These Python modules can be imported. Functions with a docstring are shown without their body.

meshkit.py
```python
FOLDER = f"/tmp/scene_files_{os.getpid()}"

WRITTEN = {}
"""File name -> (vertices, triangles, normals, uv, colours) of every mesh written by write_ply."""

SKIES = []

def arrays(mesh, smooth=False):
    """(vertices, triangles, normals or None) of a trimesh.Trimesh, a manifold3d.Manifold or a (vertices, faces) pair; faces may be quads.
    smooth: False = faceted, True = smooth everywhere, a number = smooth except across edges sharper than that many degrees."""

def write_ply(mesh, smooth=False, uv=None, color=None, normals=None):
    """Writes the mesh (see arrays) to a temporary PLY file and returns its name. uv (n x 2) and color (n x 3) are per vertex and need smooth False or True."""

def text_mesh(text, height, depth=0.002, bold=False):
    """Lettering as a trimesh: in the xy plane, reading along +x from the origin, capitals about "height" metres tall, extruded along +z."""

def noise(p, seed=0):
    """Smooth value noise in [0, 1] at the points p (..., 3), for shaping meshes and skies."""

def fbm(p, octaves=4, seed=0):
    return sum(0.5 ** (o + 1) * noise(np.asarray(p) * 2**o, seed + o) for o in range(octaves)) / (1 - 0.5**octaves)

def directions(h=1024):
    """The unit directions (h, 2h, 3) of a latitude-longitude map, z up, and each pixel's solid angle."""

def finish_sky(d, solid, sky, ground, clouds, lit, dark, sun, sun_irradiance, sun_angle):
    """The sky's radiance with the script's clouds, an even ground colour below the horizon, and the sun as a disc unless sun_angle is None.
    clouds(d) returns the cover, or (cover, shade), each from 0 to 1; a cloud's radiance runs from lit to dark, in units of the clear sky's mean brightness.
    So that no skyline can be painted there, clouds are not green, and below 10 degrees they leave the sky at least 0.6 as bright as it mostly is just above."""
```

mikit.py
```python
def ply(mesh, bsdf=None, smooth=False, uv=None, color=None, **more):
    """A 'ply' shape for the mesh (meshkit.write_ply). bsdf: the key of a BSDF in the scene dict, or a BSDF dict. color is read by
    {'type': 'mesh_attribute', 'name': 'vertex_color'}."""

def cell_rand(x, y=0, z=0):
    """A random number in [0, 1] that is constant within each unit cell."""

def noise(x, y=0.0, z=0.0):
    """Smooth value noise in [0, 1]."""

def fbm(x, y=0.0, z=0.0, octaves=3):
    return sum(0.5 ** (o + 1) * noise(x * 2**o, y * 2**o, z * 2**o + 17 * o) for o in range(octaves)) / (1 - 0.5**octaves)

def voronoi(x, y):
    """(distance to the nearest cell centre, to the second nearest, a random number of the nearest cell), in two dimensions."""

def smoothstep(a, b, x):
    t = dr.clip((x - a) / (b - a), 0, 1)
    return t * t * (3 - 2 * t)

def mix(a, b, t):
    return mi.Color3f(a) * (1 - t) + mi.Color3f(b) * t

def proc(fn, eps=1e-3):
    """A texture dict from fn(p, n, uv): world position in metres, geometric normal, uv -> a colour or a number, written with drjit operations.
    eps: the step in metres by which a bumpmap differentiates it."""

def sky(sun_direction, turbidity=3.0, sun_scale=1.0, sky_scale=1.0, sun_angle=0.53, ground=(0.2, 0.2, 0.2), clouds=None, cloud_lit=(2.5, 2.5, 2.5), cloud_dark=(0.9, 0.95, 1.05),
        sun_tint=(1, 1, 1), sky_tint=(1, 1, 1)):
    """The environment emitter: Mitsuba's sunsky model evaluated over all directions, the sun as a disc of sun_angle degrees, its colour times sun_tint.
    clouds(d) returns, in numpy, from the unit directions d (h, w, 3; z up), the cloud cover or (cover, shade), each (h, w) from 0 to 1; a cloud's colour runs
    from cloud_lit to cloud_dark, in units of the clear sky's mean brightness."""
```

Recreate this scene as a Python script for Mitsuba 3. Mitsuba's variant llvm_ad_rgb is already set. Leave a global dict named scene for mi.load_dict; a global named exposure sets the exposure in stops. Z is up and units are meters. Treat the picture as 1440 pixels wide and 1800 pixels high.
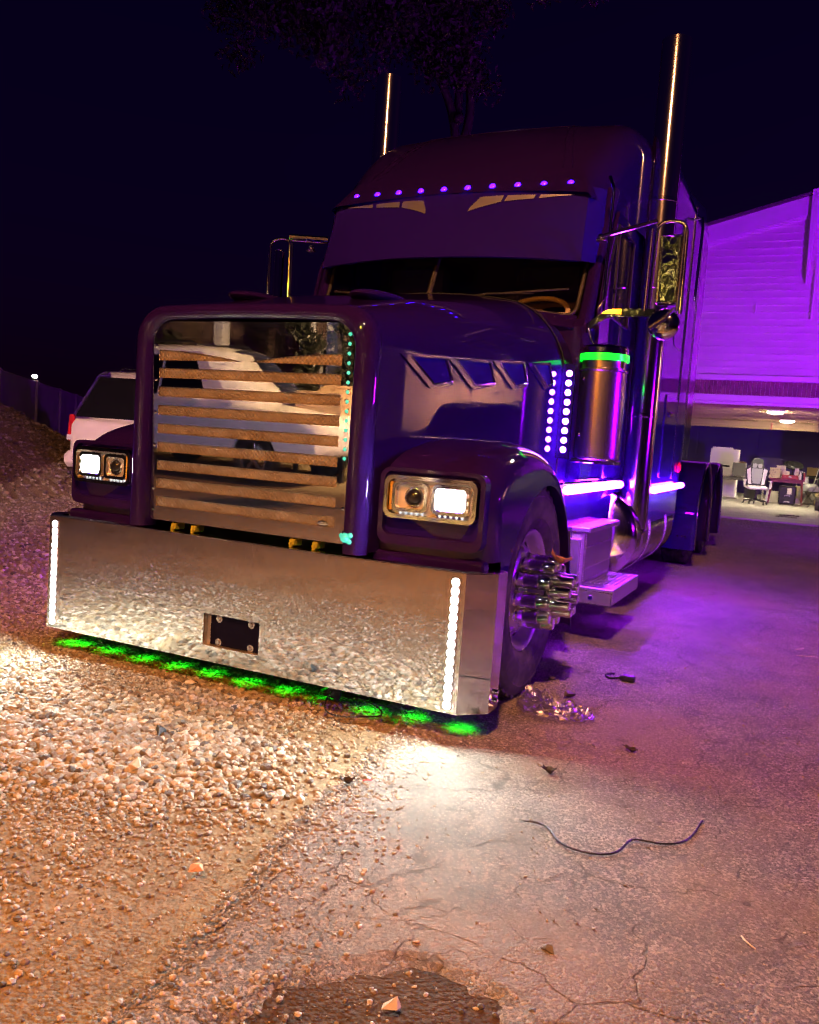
import math, random
import numpy as np
import trimesh, manifold3d as m3d
from shapely.geometry import Polygon, LineString, box as sbox, Point
from shapely import affinity
import drjit as dr
import mitsuba as mi
import mikit, meshkit
from mikit import proc, noise, fbm, voronoi, cell_rand, smoothstep, mix

R = np.random.default_rng(7)
random.seed(7)
T = mi.ScalarTransform4f
scene, labels = {}, {}

# ------------------------------------------------------------------ camera, sky, big lamps, exposure
exposure = 3.0                      # a long night exposure
DIM = 2.0 ** -exposure
EYE = np.array([2.24, -2.986, 1.175])
FWD = np.array([-0.42218, 0.90250, -0.08521])
UPV = np.array([-0.09999, 0.04706, 0.99388])
scene['camera'] = {'type': 'perspective', 'fov': 51.82, 'fov_axis': 'x', 'near_clip': 0.05, 'far_clip': 900.0,
                   'to_world': T().look_at(origin=EYE.tolist(), target=(EYE + FWD).tolist(), up=UPV.tolist())}
# night sky with a last violet glow in the east
scene['sky'] = {**mikit.sky([0.80, 0.60, 0.02], turbidity=3.0, sun_scale=0.0, sky_scale=0.52 * DIM, sky_tint=(0.17, 0.03, 1.1)), 'sampling_weight': 6.0}
FLOOD_POS, FLOOD_AIM, FLOOD_RGB = np.array([2.75, -5.8, 7.05]), np.array([0.5, 1.5, 2.65]), (3000, 1130, 420)
PORCH_POS, PORCH_AIM, PORCH_RGB = np.array([-0.6, -5.4, 3.4]), np.array([0.7, -1.0, 0.0]), (1000, 262, 8)
PINK_POS, PINK_AIM, PINK_RGB = np.array([-6.0, -4.2, 3.1]), np.array([-7.2, 6.3, 0.9]), (2500, 1350, 1130)
PURPLE_POS, PURPLE_AIM, PURPLE_RGB = np.array([6.6, 8.2, 0.55]), np.array([1.6, 15.8, 3.6]), (760, 0.5, 2150)
SIDE_FILL_RGB = (170, 0.4, 560)
SIDE_STRIP_RGB = (54, 1.6, 182)
BUMPER_LED_RGB = (780, 840, 760)
HEAD_RGB = (1350, 1430, 1410)
GREEN_RGB = (3, 330, 3)
VISOR_RGB = (0.45, 0.02, 26)
COLUMN_RGB = (46, 9, 120)

# ------------------------------------------------------------------ materials
def rgb(*c): return {'type': 'rgb', 'value': list(c if len(c) > 1 else (c[0],) * 3)}
def two(b): return {'type': 'twosided', 'bsdf': b}
def mat(key, **k): scene[key] = two({'type': 'principled', **k})
def pmat(key, c, rough=0.5, metallic=0.0, **k):
    mat(key, base_color=rgb(*c), roughness=rough, metallic=metallic, **k)
def mirror(key, r, alpha):
    scene[key] = two({'type': 'roughconductor', 'material': 'none', 'specular_reflectance': rgb(*r), 'alpha': alpha, 'distribution': 'ggx'})

def flake(p, n, uv):
    s = cell_rand(dr.floor(p.x * 900), dr.floor(p.y * 900), dr.floor(p.z * 900))
    return mix((0.033, 0.009, 0.15), (0.058, 0.015, 0.23), s)
scene['paint'] = two({'type': 'plastic', 'int_ior': 1.65, 'diffuse_reflectance': proc(flake), 'nonlinear': True})
pmat('paint_satin', (0.0135, 0.0026, 0.16), 0.75, 0.0, specular=0.08)
mirror('chrome', (0.80, 0.79, 0.78), 0.003)
mirror('stack_chrome', (0.78, 0.77, 0.76), 0.014)
scene['plate_mirror'] = two({'type': 'conductor', 'material': 'none', 'specular_reflectance': rgb(0.74, 0.73, 0.72)})
mirror('polished_steel', (0.70, 0.69, 0.68), 0.012)
mirror('aluminium', (0.60, 0.58, 0.58), 0.16)
mirror('spun_steel', (0.36, 0.32, 0.37), 0.09)
mirror('satin_steel', (0.55, 0.53, 0.52), 0.28)
def tyre_c(p, n, uv):
    return mix((0.020, 0.019, 0.020), (0.060, 0.052, 0.045), smoothstep(0.35, 0.8, fbm(p.x * 12, p.y * 12, p.z * 12, octaves=4)))
mat('rubber', base_color=proc(tyre_c), roughness=0.6)
pmat('black_plastic', (0.018, 0.018, 0.02), 0.35)
pmat('navy_plastic', (0.004, 0.004, 0.022), 0.9, specular=0.1)
pmat('matte_black', (0.012, 0.012, 0.014), 0.8)
pmat('cab_interior', (0.05, 0.03, 0.06), 0.7)
pmat('cream_leather', (0.62, 0.50, 0.36), 0.45)
pmat('white_paint', (0.80, 0.78, 0.76), 0.22, clearcoat=1.0, clearcoat_gloss=0.96)
pmat('tinted_glass', (0.006, 0.006, 0.008), 0.04, specular=0.6, clearcoat=1.0, clearcoat_gloss=0.99)
pmat('red_lens', (0.55, 0.01, 0.02), 0.12, clearcoat=1.0)
pmat('amber_plastic', (0.55, 0.32, 0.05), 0.35)
pmat('yellow_plastic', (0.34, 0.33, 0.03), 0.45)
pmat('clear_lamp', (0.75, 0.78, 0.80), 0.10, 0.0, clearcoat=1.0)
pmat('lamp_bowl', (0.80, 0.81, 0.82), 0.42, 0.6)
pmat('white_lens', (0.85, 0.87, 0.85), 0.3)
pmat('white_plastic', (0.78, 0.76, 0.70), 0.4)
pmat('violet_lens', (0.10, 0.02, 0.35), 0.25)
pmat('green_lens', (0.02, 0.30, 0.04), 0.25)
pmat('teal_dot', (0.05, 0.45, 0.35), 0.25)
scene['pane'] = {'type': 'thindielectric', 'int_ior': 1.5}

def patina(p, n, uv):
    return mix((0.22, 0.18, 0.145), (0.48, 0.44, 0.39), fbm(p.x * 14, p.z * 30, 3.0, octaves=4))
mat('woven_wire', base_color=proc(patina), roughness=0.38, metallic=0.75, specular=0.5)

def crack_lines(p):
    wx = p.x + 0.24 * fbm(p.x * 3.6, p.y * 3.6, 2.0) + 0.03 * noise(p.x * 38, p.y * 38, 5.0)
    wy = p.y + 0.24 * fbm(p.x * 3.6, p.y * 3.6, 8.0) + 0.03 * noise(p.x * 38, p.y * 38, 15.0)
    k1, k2, kr = voronoi(wx * 2.1 + 0.3, wy * 2.1 + 0.45)
    h1, h2, hr = voronoi(wx * 6.3 + 0.1, wy * 6.3 + 0.75)
    wide = smoothstep(0.022, 0.005, k2 - k1) * smoothstep(0.36, 0.52, fbm(p.x * 1.3, p.y * 1.3, 31.0)) * smoothstep(0.25, 0.6, noise(p.x * 9, p.y * 9, 3.0))
    hair = smoothstep(0.034, 0.010, h2 - h1) * smoothstep(0.46, 0.60, fbm(p.x * 1.9, p.y * 1.9, 51.0)) * smoothstep(0.3, 0.7, noise(p.x * 13, p.y * 13, 23.0))
    return dr.maximum(wide, 0.8 * hair)
def asphalt_c(p, n, uv):
    d1, d2, r1 = voronoi(p.x * 140, p.y * 140)
    e1, e2, r2 = voronoi(p.x * 310 + 7, p.y * 310)
    big = fbm(p.x * 0.9, p.y * 0.9, 5.0, octaves=4)
    mid = fbm(p.x * 7, p.y * 7, 9.0, octaves=3)
    stone = mix((0.055, 0.050, 0.046), (0.44, 0.39, 0.335), r1 * r1 * r1)
    fine = mix((0.045, 0.041, 0.038), (0.30, 0.265, 0.23), r2 * r2)
    c = fine * 0.5 + stone * 0.5
    c = c * (0.80 + 0.66 * big) * (0.70 + 0.7 * mid)
    crack = crack_lines(p)
    dust = smoothstep(0.50, 0.74, fbm(p.x * 1.7 + 4, p.y * 1.7, 12.0, octaves=4))
    c = c * (1 - 0.35 * dust) + mi.Color3f(0.24, 0.165, 0.10) * 0.35 * dust
    return c * (1 - 0.6 * crack) + mi.Color3f(0.022, 0.017, 0.013) * 0.6 * crack
def asphalt_h(p, n, uv):
    d1, d2, r1 = voronoi(p.x * 140, p.y * 140)
    e1, e2, r2 = voronoi(p.x * 310 + 7, p.y * 310)
    return 0.0042 * (1 - d1) * (0.25 + r1) + 0.0018 * (1 - e1) * r2 - 0.005 * crack_lines(p)
scene['asphalt_mat'] = two({'type': 'bumpmap', 'arbitrary': proc(asphalt_h, eps=8e-4), 'scale': 1.0,
                         'bsdf': {'type': 'principled', 'base_color': proc(asphalt_c), 'roughness': 0.74, 'specular': 0.35}})
def dirt_c(p, n, uv):
    d1, d2, r1 = voronoi(p.x * 85, p.y * 85)
    e1, e2, r2 = voronoi(p.x * 190 + 3, p.y * 190)
    return mix((0.07, 0.052, 0.030), (0.34, 0.27, 0.165), r1 * 0.4 + 0.35 * r2 + 0.35 * fbm(p.x * 3, p.y * 3, 1.0) - 0.05)
def soil_c(p, n, uv):
    e1, e2, r2 = voronoi(p.x * 160 + 3, p.y * 160)
    return mix((0.026, 0.018, 0.013), (0.125, 0.080, 0.048), 0.45 * r2 + 0.75 * fbm(p.x * 7, p.y * 7, 1.0, octaves=4) - 0.15)
def dirt_h(p, n, uv):
    d1, d2, r1 = voronoi(p.x * 85, p.y * 85)
    e1, e2, r2 = voronoi(p.x * 190 + 3, p.y * 190)
    return 0.006 * (1 - d1) * (0.3 + r1) + 0.0028 * (1 - e1) * r2
scene['dirt_mat'] = two({'type': 'bumpmap', 'arbitrary': proc(dirt_h, eps=2e-3), 'scale': 1.0,
                      'bsdf': {'type': 'principled', 'base_color': proc(dirt_c), 'roughness': 0.85, 'specular': 0.3}})
scene['stone_mat'] = {'type': 'principled', 'base_color': {'type': 'mesh_attribute', 'name': 'vertex_color'}, 'roughness': 0.62, 'specular': 0.4}
scene['soil_mat'] = two({'type': 'bumpmap', 'arbitrary': proc(dirt_h, eps=2e-3), 'scale': 1.0,
                      'bsdf': {'type': 'principled', 'base_color': proc(soil_c), 'roughness': 0.9, 'specular': 0.15}})
def concrete_c(p, n, uv):
    return mix((0.28, 0.27, 0.25), (0.42, 0.40, 0.37), fbm(p.x * 2.2, p.y * 2.2, p.z * 2.2, octaves=4)) * (0.85 + 0.3 * noise(p.x * 60, p.y * 60, p.z * 60))
mat('concrete', base_color=proc(concrete_c), roughness=0.75)
def siding_c(p, n, uv):
    return mix((0.62, 0.60, 0.57), (0.76, 0.74, 0.71), fbm(p.x * 1.3, p.z * 14, p.y, octaves=4))
mat('siding_mat', base_color=proc(siding_c), roughness=0.55)
pmat('white_trim', (0.74, 0.73, 0.72), 0.45)
def brick_c(p, n, uv):
    r = cell_rand(dr.floor(p.x * 9.5), dr.floor(p.y * 9.5), dr.floor(p.z * 4))
    return mix((0.16, 0.07, 0.09), (0.27, 0.13, 0.15), r) * (0.8 + 0.4 * noise(p.x * 40, p.y * 40, p.z * 40))
mat('brick_mat', base_color=proc(brick_c), roughness=0.8)
def wallbrick_c(p, n, uv):
    row = dr.floor(p.z / 0.075); u = p.x / 0.22 + 0.5 * (row - 2 * dr.floor(row / 2))
    fu, fv = u - dr.floor(u), p.z / 0.075 - row
    j = dr.maximum(smoothstep(0.05, 0.02, dr.minimum(fu, 1 - fu)), smoothstep(0.14, 0.06, dr.minimum(fv, 1 - fv)))
    return mix(mix((0.16, 0.08, 0.06), (0.30, 0.17, 0.12), cell_rand(dr.floor(u), row)), (0.36, 0.33, 0.30), j)
mat('brick_wall_mat', base_color=proc(wallbrick_c), roughness=0.85)
pmat('mortar', (0.5, 0.47, 0.44), 0.9)
def wood_c(p, n, uv):
    g = fbm(p.x * 2.0, p.y * 60, p.z * 60, octaves=3)
    return mix((0.30, 0.19, 0.10), (0.48, 0.33, 0.20), g)
mat('timber', base_color=proc(wood_c), roughness=0.7)
pmat('navy_wall', (0.07, 0.035, 0.22), 0.7)
pmat('beige_metal', (0.62, 0.52, 0.36), 0.5)
pmat('red_plastic', (0.50, 0.07, 0.09), 0.4)
pmat('maroon_paint', (0.28, 0.05, 0.09), 0.4)
pmat('grey_plastic', (0.25, 0.25, 0.27), 0.5)
pmat('paper', (0.70, 0.66, 0.50), 0.8)
pmat('yellow_paper', (0.72, 0.68, 0.34), 0.8)
pmat('cardboard', (0.42, 0.27, 0.15), 0.85)
pmat('bark', (0.035, 0.024, 0.018), 0.9)
pmat('dry_leaf', (0.42, 0.20, 0.11), 0.7)
pmat('twig_mat', (0.55, 0.45, 0.30), 0.8)
pmat('roof_shingle', (0.10, 0.09, 0.09), 0.85)
scene['film'] = {'type': 'blendbsdf', 'weight': 0.30, 'a': {'type': 'thindielectric', 'int_ior': 1.5},
                 'b': two({'type': 'roughconductor', 'material': 'none', 'specular_reflectance': rgb(0.85, 0.85, 0.85), 'alpha': 0.12})}

# ------------------------------------------------------------------ mesh helpers
def tm(v, f): return trimesh.Trimesh(np.asarray(v, float), np.asarray(f), process=False)
def join(ms): return trimesh.util.concatenate(ms)
def box(x0, x1, y0, y1, z0, z1, b=0.004):
    x0, x1 = sorted((x0, x1)); y0, y1 = sorted((y0, y1)); z0, z1 = sorted((z0, z1))
    b = min(b, 0.3 * min(x1 - x0, y1 - y0, z1 - z0))
    P = []
    for x, sx in ((x0, 1), (x1, -1)):
        for y, sy in ((y0, 1), (y1, -1)):
            for z, sz in ((z0, 1), (z1, -1)):
                P += [(x + sx * b, y + sy * b, z), (x + sx * b, y, z + sz * b), (x, y + sy * b, z + sz * b)]
    return trimesh.convex.convex_hull(np.array(P))
def hull(P): return trimesh.convex.convex_hull(np.asarray(P, float))
def moved(m, M=None, t=None):
    m = m.copy()
    if M is not None: m.apply_transform(M)
    if t is not None: m.apply_translation(t)
    return m
def rot(deg, ax): return trimesh.transformations.rotation_matrix(math.radians(deg), ax)
def flipx(m):
    m = m.copy(); m.vertices[:, 0] *= -1
    return tm(m.vertices, m.faces[:, ::-1])
def frame_to(d):
    d = np.asarray(d, float) / np.linalg.norm(d)
    a = np.cross([0, 0, 1] if abs(d[2]) < 0.9 else [1, 0, 0], d); a /= np.linalg.norm(a)
    M = np.eye(4); M[:3, 0], M[:3, 1], M[:3, 2] = a, np.cross(d, a), d
    return M
def lathe(profile, p0=(0, 0, 0), d=(0, 0, 1), n=32):
    """profile: (radius, height) points, counterclockwise outline up the outside."""
    m = trimesh.creation.revolve(np.array(profile, float), sections=n)
    m = moved(m, frame_to(d), p0)
    return m
def cyl(p0, p1, r, n=20, b=None):
    p0, p1 = np.array(p0, float), np.array(p1, float); h = np.linalg.norm(p1 - p0)
    b = min(0.15 * r, 0.2 * h) if b is None else b
    return lathe([(0, 0), (r - b, 0), (r, b), (r, h - b), (r - b, h), (0, h)], p0, p1 - p0, n)
def tube(P, r, n=10, closed=False):
    P = np.array(P, float)
    t = (np.roll(P, -1, 0) - np.roll(P, 1, 0)) if closed else np.gradient(P, axis=0)
    t /= np.linalg.norm(t, axis=1, keepdims=True) + 1e-12
    ref = np.array([0.123, 0.311, 0.942]); ref = ref if abs(t @ ref).max() < 0.97 else np.array([0.9, 0.3, -0.3])
    a = np.cross(t, ref); a /= np.linalg.norm(a, axis=1, keepdims=True); b = np.cross(t, a)
    ang = np.arange(n) * 2 * np.pi / n
    rr = np.broadcast_to(r, (len(P),))[:, None, None]
    V = P[:, None] + rr * (np.cos(ang)[None, :, None] * a[:, None] + np.sin(ang)[None, :, None] * b[:, None])
    F = []
    L = len(P); m = L if closed else L - 1
    for i in range(m):
        k = (i + 1) % L
        for j in range(n):
            q = (j + 1) % n
            F += [(i * n + j, i * n + q, k * n + q), (i * n + j, k * n + q, k * n + j)]
    V = V.reshape(-1, 3)
    if not closed:
        V = np.vstack([V, P[0], P[-1]])
        for j in range(n):
            q = (j + 1) % n
            F += [(len(V) - 2, q, j), (len(V) - 1, (L - 1) * n + j, (L - 1) * n + q)]
    return tm(V, F)
def bend(P, r=0.04, k=5):
    """rounds the corners of a polyline"""
    P = [np.array(p, float) for p in P]; out = [P[0]]
    for a, b, c in zip(P, P[1:], P[2:]):
        u, v = a - b, c - b
        q = min(r, 0.45 * np.linalg.norm(u), 0.45 * np.linalg.norm(v))
        s, e = b + u / np.linalg.norm(u) * q, b + v / np.linalg.norm(v) * q
        out += [(1 - t) ** 2 * s + 2 * t * (1 - t) * b + t * t * e for t in np.linspace(0, 1, k)]
    return np.array(out + [P[-1]])
def spline(P, n=40):
    from scipy.interpolate import CubicSpline
    P = np.array(P, float); s = np.r_[0, np.cumsum(np.linalg.norm(np.diff(P, axis=0), axis=1))]
    return CubicSpline(s, P)(np.linspace(0, s[-1], n))
def loft(S, closed=False):
    S = np.asarray(S, float); n, m = S.shape[:2]
    F = []
    for i in range(n - 1):
        for j in range(m if closed else m - 1):
            k = (j + 1) % m
            F += [(i * m + j, i * m + k, (i + 1) * m + k), (i * m + j, (i + 1) * m + k, (i + 1) * m + j)]
    return tm(S.reshape(-1, 3), F)
def extr(poly, h):
    ps = getattr(poly, 'geoms', [poly])
    return join([trimesh.creation.extrude_polygon(p, h, engine='earcut') for p in ps])
def plate_y(poly, y0, y1):
    """polygon in (x, z) extruded from y0 to y1"""
    m = extr(poly, y1 - y0); v = m.vertices
    return tm(np.c_[v[:, 0], y0 + v[:, 2], v[:, 1]], m.faces[:, ::-1])
def plate_x(poly, x0, x1):
    """polygon in (y, z) extruded from x0 to x1"""
    m = extr(poly, x1 - x0); v = m.vertices
    return tm(np.c_[x0 + v[:, 2], v[:, 0], v[:, 1]], m.faces)
def rrect(x0, x1, y0, y1, r):
    return sbox(x0 + r, y0 + r, x1 - r, y1 - r).buffer(r, 6)
def dome(c, d, r, h, n=14):
    return lathe([(r, 0), (r * 0.92, h * 0.4), (r * 0.7, h * 0.75), (r * 0.4, h * 0.94), (0, h)], c, d, n)
def disc(c, d, r, n=16): return lathe([(r, 0), (0, 0.0008)], c, d, n)
def mani(m):
    return m3d.Manifold(m3d.Mesh(np.asarray(m.vertices, np.float32), np.asarray(m.faces, np.uint32)))
def unmani(M):
    q = M.to_mesh(); return tm(q.vert_properties[:, :3], q.tri_verts)
def weld(m):
    m = m.copy(); m.merge_vertices(); return m

# ------------------------------------------------------------------ scene bookkeeping
def numbered(key):
    if key not in scene and key not in labels: return key
    i = 1
    while f'{key}_{i:03d}' in scene or f'{key}_{i:03d}' in labels: i += 1
    return f'{key}_{i:03d}'
def thing(name, label, cat, group=None):
    k = numbered(name); labels[k] = {'label': label, 'category': cat}
    if group: labels[k]['group'] = group
    return k
def put(name, mesh, bsdf, parent=None, smooth=35, glow=None, weight=1.0, label=None, cat=None, group=None, kind=None, color=None):
    k = numbered(f'{parent}__{name}' if parent else name)
    d = mesh if isinstance(mesh, dict) else mikit.ply(mesh, bsdf, smooth=smooth, color=color)
    d = dict(d)
    if glow is not None: d['emitter'] = {'type': 'area', 'radiance': rgb(*[float(g) * DIM for g in glow]), 'sampling_weight': float(weight)}
    scene[k] = d
    L = {a: b for a, b in (('label', label), ('category', cat), ('group', group), ('kind', kind)) if b}
    if L: labels[k] = L
    return k
def both(name, mesh, bsdf, parent, **k):
    return put(name, mesh, bsdf, parent, **k), put(name, flipx(mesh), bsdf, parent, **k)

# ================================================================== THE SETTING
def edge_x(y):
    """the ragged edge between gravel (left) and asphalt (right)"""
    y = np.asarray(y, float)
    base = np.interp(y, [-60, -6, -1.63, -1.0, -0.5, 0.1, 1.0, 3.0, 14.0, 15.9, 60], [1.6, 1.25, 1.05, 0.97, 0.89, 0.80, 0.4, -0.6, -3.0, -6.0, -9])
    q = np.stack([y * 2.1, y * 0, y * 0 + 3.3], -1)
    return base + 0.16 * (meshkit.fbm(q, 4, 3) - 0.5)
def graded(lo, hi, fine, step, grow, flo, fhi):
    a = list(np.arange(flo, fhi, fine)); s = step
    left, x = [], flo
    while x > lo: s *= grow; x -= s; left.append(max(x, lo))
    s, right, x = step, [], fhi
    while x < hi: x += s; s *= grow; right.append(min(x, hi))
    return np.array(left[::-1] + a + right)
def pit(x, y):
    """depth of the broken hollow at the near edge of the asphalt"""
    q = np.stack([x * 5, y * 5, x * 0], -1)
    wob = 0.34 * (meshkit.fbm(q, 4, 9) - 0.5)
    d = np.sqrt(((x - 1.60) / 0.30) ** 2 + ((y + 1.62) / 0.33) ** 2) + wob * 1.6
    d2 = np.sqrt(((x - 1.98) / 0.17) ** 2 + ((y + 1.50) / 0.16) ** 2) + wob * 1.6
    f = lambda d: np.clip((1.10 - d) / 0.30, 0, 1)
    return np.maximum(f(d), 0.7 * f(d2))
# base ground: one sheet to the horizon, dropped a little under the asphalt
gx = graded(-260, 260, 0.05, 0.06, 1.12, -4.0, 1.6); gy = graded(-260, 330, 0.05, 0.06, 1.12, -4.5, 3.0)
X, Y = np.meshgrid(gx, gy)
q = np.stack([X * 1.1, Y * 1.1, X * 0], -1)
Z = -0.012 + 0.022 * (meshkit.fbm(q, 3, 5) - 0.5) - 0.055 * np.clip((X - edge_x(Y) - 0.14) / 0.10, 0, 1)
m = loft(np.stack([X, Y, Z], -1))
put('ground', m, 'dirt_mat', smooth=True, label='bare stony earth under the gravel of the yard', kind='structure')
# asphalt: right of the ragged edge
ys = graded(-40, 60, 0.009, 0.011, 1.06, -2.15, 1.6)
us = np.r_[np.linspace(0, 1.6, 178), 1.6 + np.cumsum(0.0095 * 1.075 ** np.arange(95))]
us = us[us < 60]
U, Y = np.meshgrid(us, ys); X = edge_x(Y) + U
q = np.stack([X, Y, X * 0], -1)
relief = 0.010 * (meshkit.fbm(q * 2.3, 3, 1) - 0.5) + 0.0028 * (meshkit.fbm(q * 42, 3, 2) - 0.5)
pd = pit(X, Y)
Z = 0.006 + relief - 0.022 * pd + pd * 0.016 * (meshkit.fbm(q * 30, 3, 6) - 0.5) - 0.02 * np.clip(1 - U / 0.10, 0, 1) ** 1.5
m = loft(np.stack([X, Y, Z], -1))
put('asphalt_lot', m, 'asphalt_mat', smooth=True, label='worn cracked asphalt right of the gravel in front of the truck', kind='structure')
# earth showing in the broken hollow
xs_, ys_ = np.meshgrid(np.arange(1.0, 2.35, 0.012), np.arange(-2.1, -1.05, 0.012))
q = np.stack([xs_, ys_, xs_ * 0], -1)
put('earth_patch', loft(np.stack([xs_, ys_, -0.0070 + 0.012 * (meshkit.fbm(q * 9, 4, 14) - 0.5) - 0.03 * np.clip((np.hypot((xs_ - 1.66) / 0.62, (ys_ + 1.6) / 0.5) - 0.85) / 0.15, 0, 1)], -1)), 'soil_mat', smooth=True, label='dark brown earth in the broken hollow at the near edge of the asphalt', kind='structure')
# concrete floor of the garage
put('concrete_floor', box(-3.2, 7.6, 15.9, 32.2, -0.05, 0.035, 0.01), 'concrete', label='pale concrete floor inside the lit garage', kind='structure')

# ---- gravel: loose crushed stone, too many to count
def stones(P, size, tint, seed=0, tmpl=9):
    r = np.random.default_rng(seed)
    ico = trimesh.creation.icosphere(subdivisions=0)
    Ts = []
    for k in range(tmpl):
        v = ico.vertices * (1 + 0.42 * (r.random((len(ico.vertices), 1)) - 0.5)) * np.array([1, 0.62 + 0.3 * r.random(), 0.48 + 0.25 * r.random()])
        Ts.append(v)
    n = len(P); which = r.integers(0, tmpl, n)
    V = np.stack(Ts)[which]                                   # n,12,3
    a = r.random(n) * 2 * np.pi; b = (r.random(n) - 0.5) * 1.5
    ca, sa, cb, sb = np.cos(a), np.sin(a), np.cos(b), np.sin(b)
    x, y, z = V[..., 0], V[..., 1], V[..., 2]
    y, z = y * cb[:, None] - z * sb[:, None], y * sb[:, None] + z * cb[:, None]
    x, y = x * ca[:, None] - y * sa[:, None], x * sa[:, None] + y * ca[:, None]
    V = np.stack([x, y, z], -1) * size[:, None, None] + P[:, None]
    F = (ico.faces[None] + (np.arange(n) * 12)[:, None, None]).reshape(-1, 3)
    # faceted: every face its own vertices
    V = V.reshape(-1, 3)
    m = tm(V, F)
    col = np.repeat(tint, 12, axis=0)
    return m, col
def stone_tint(n, r, dark=0.12):
    pal = np.array([(0.28, 0.25, 0.19), (0.22, 0.185, 0.13), (0.44, 0.40, 0.33), (0.16, 0.125, 0.085), (0.30, 0.225, 0.125), (0.09, 0.08, 0.07)])
    w = np.array([0.28, 0.22, 0.18, 0.14, 0.12, 0.06])
    c = pal[r.choice(len(pal), n, p=w)]
    return np.clip(c * (0.75 + 0.5 * r.random((n, 1))), 0.02, 0.6)
def ground_z(x, y):
    q = np.stack([x * 1.1, y * 1.1, x * 0], -1)
    return -0.012 + 0.022 * (meshkit.fbm(q, 3, 5) - 0.5)
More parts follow.
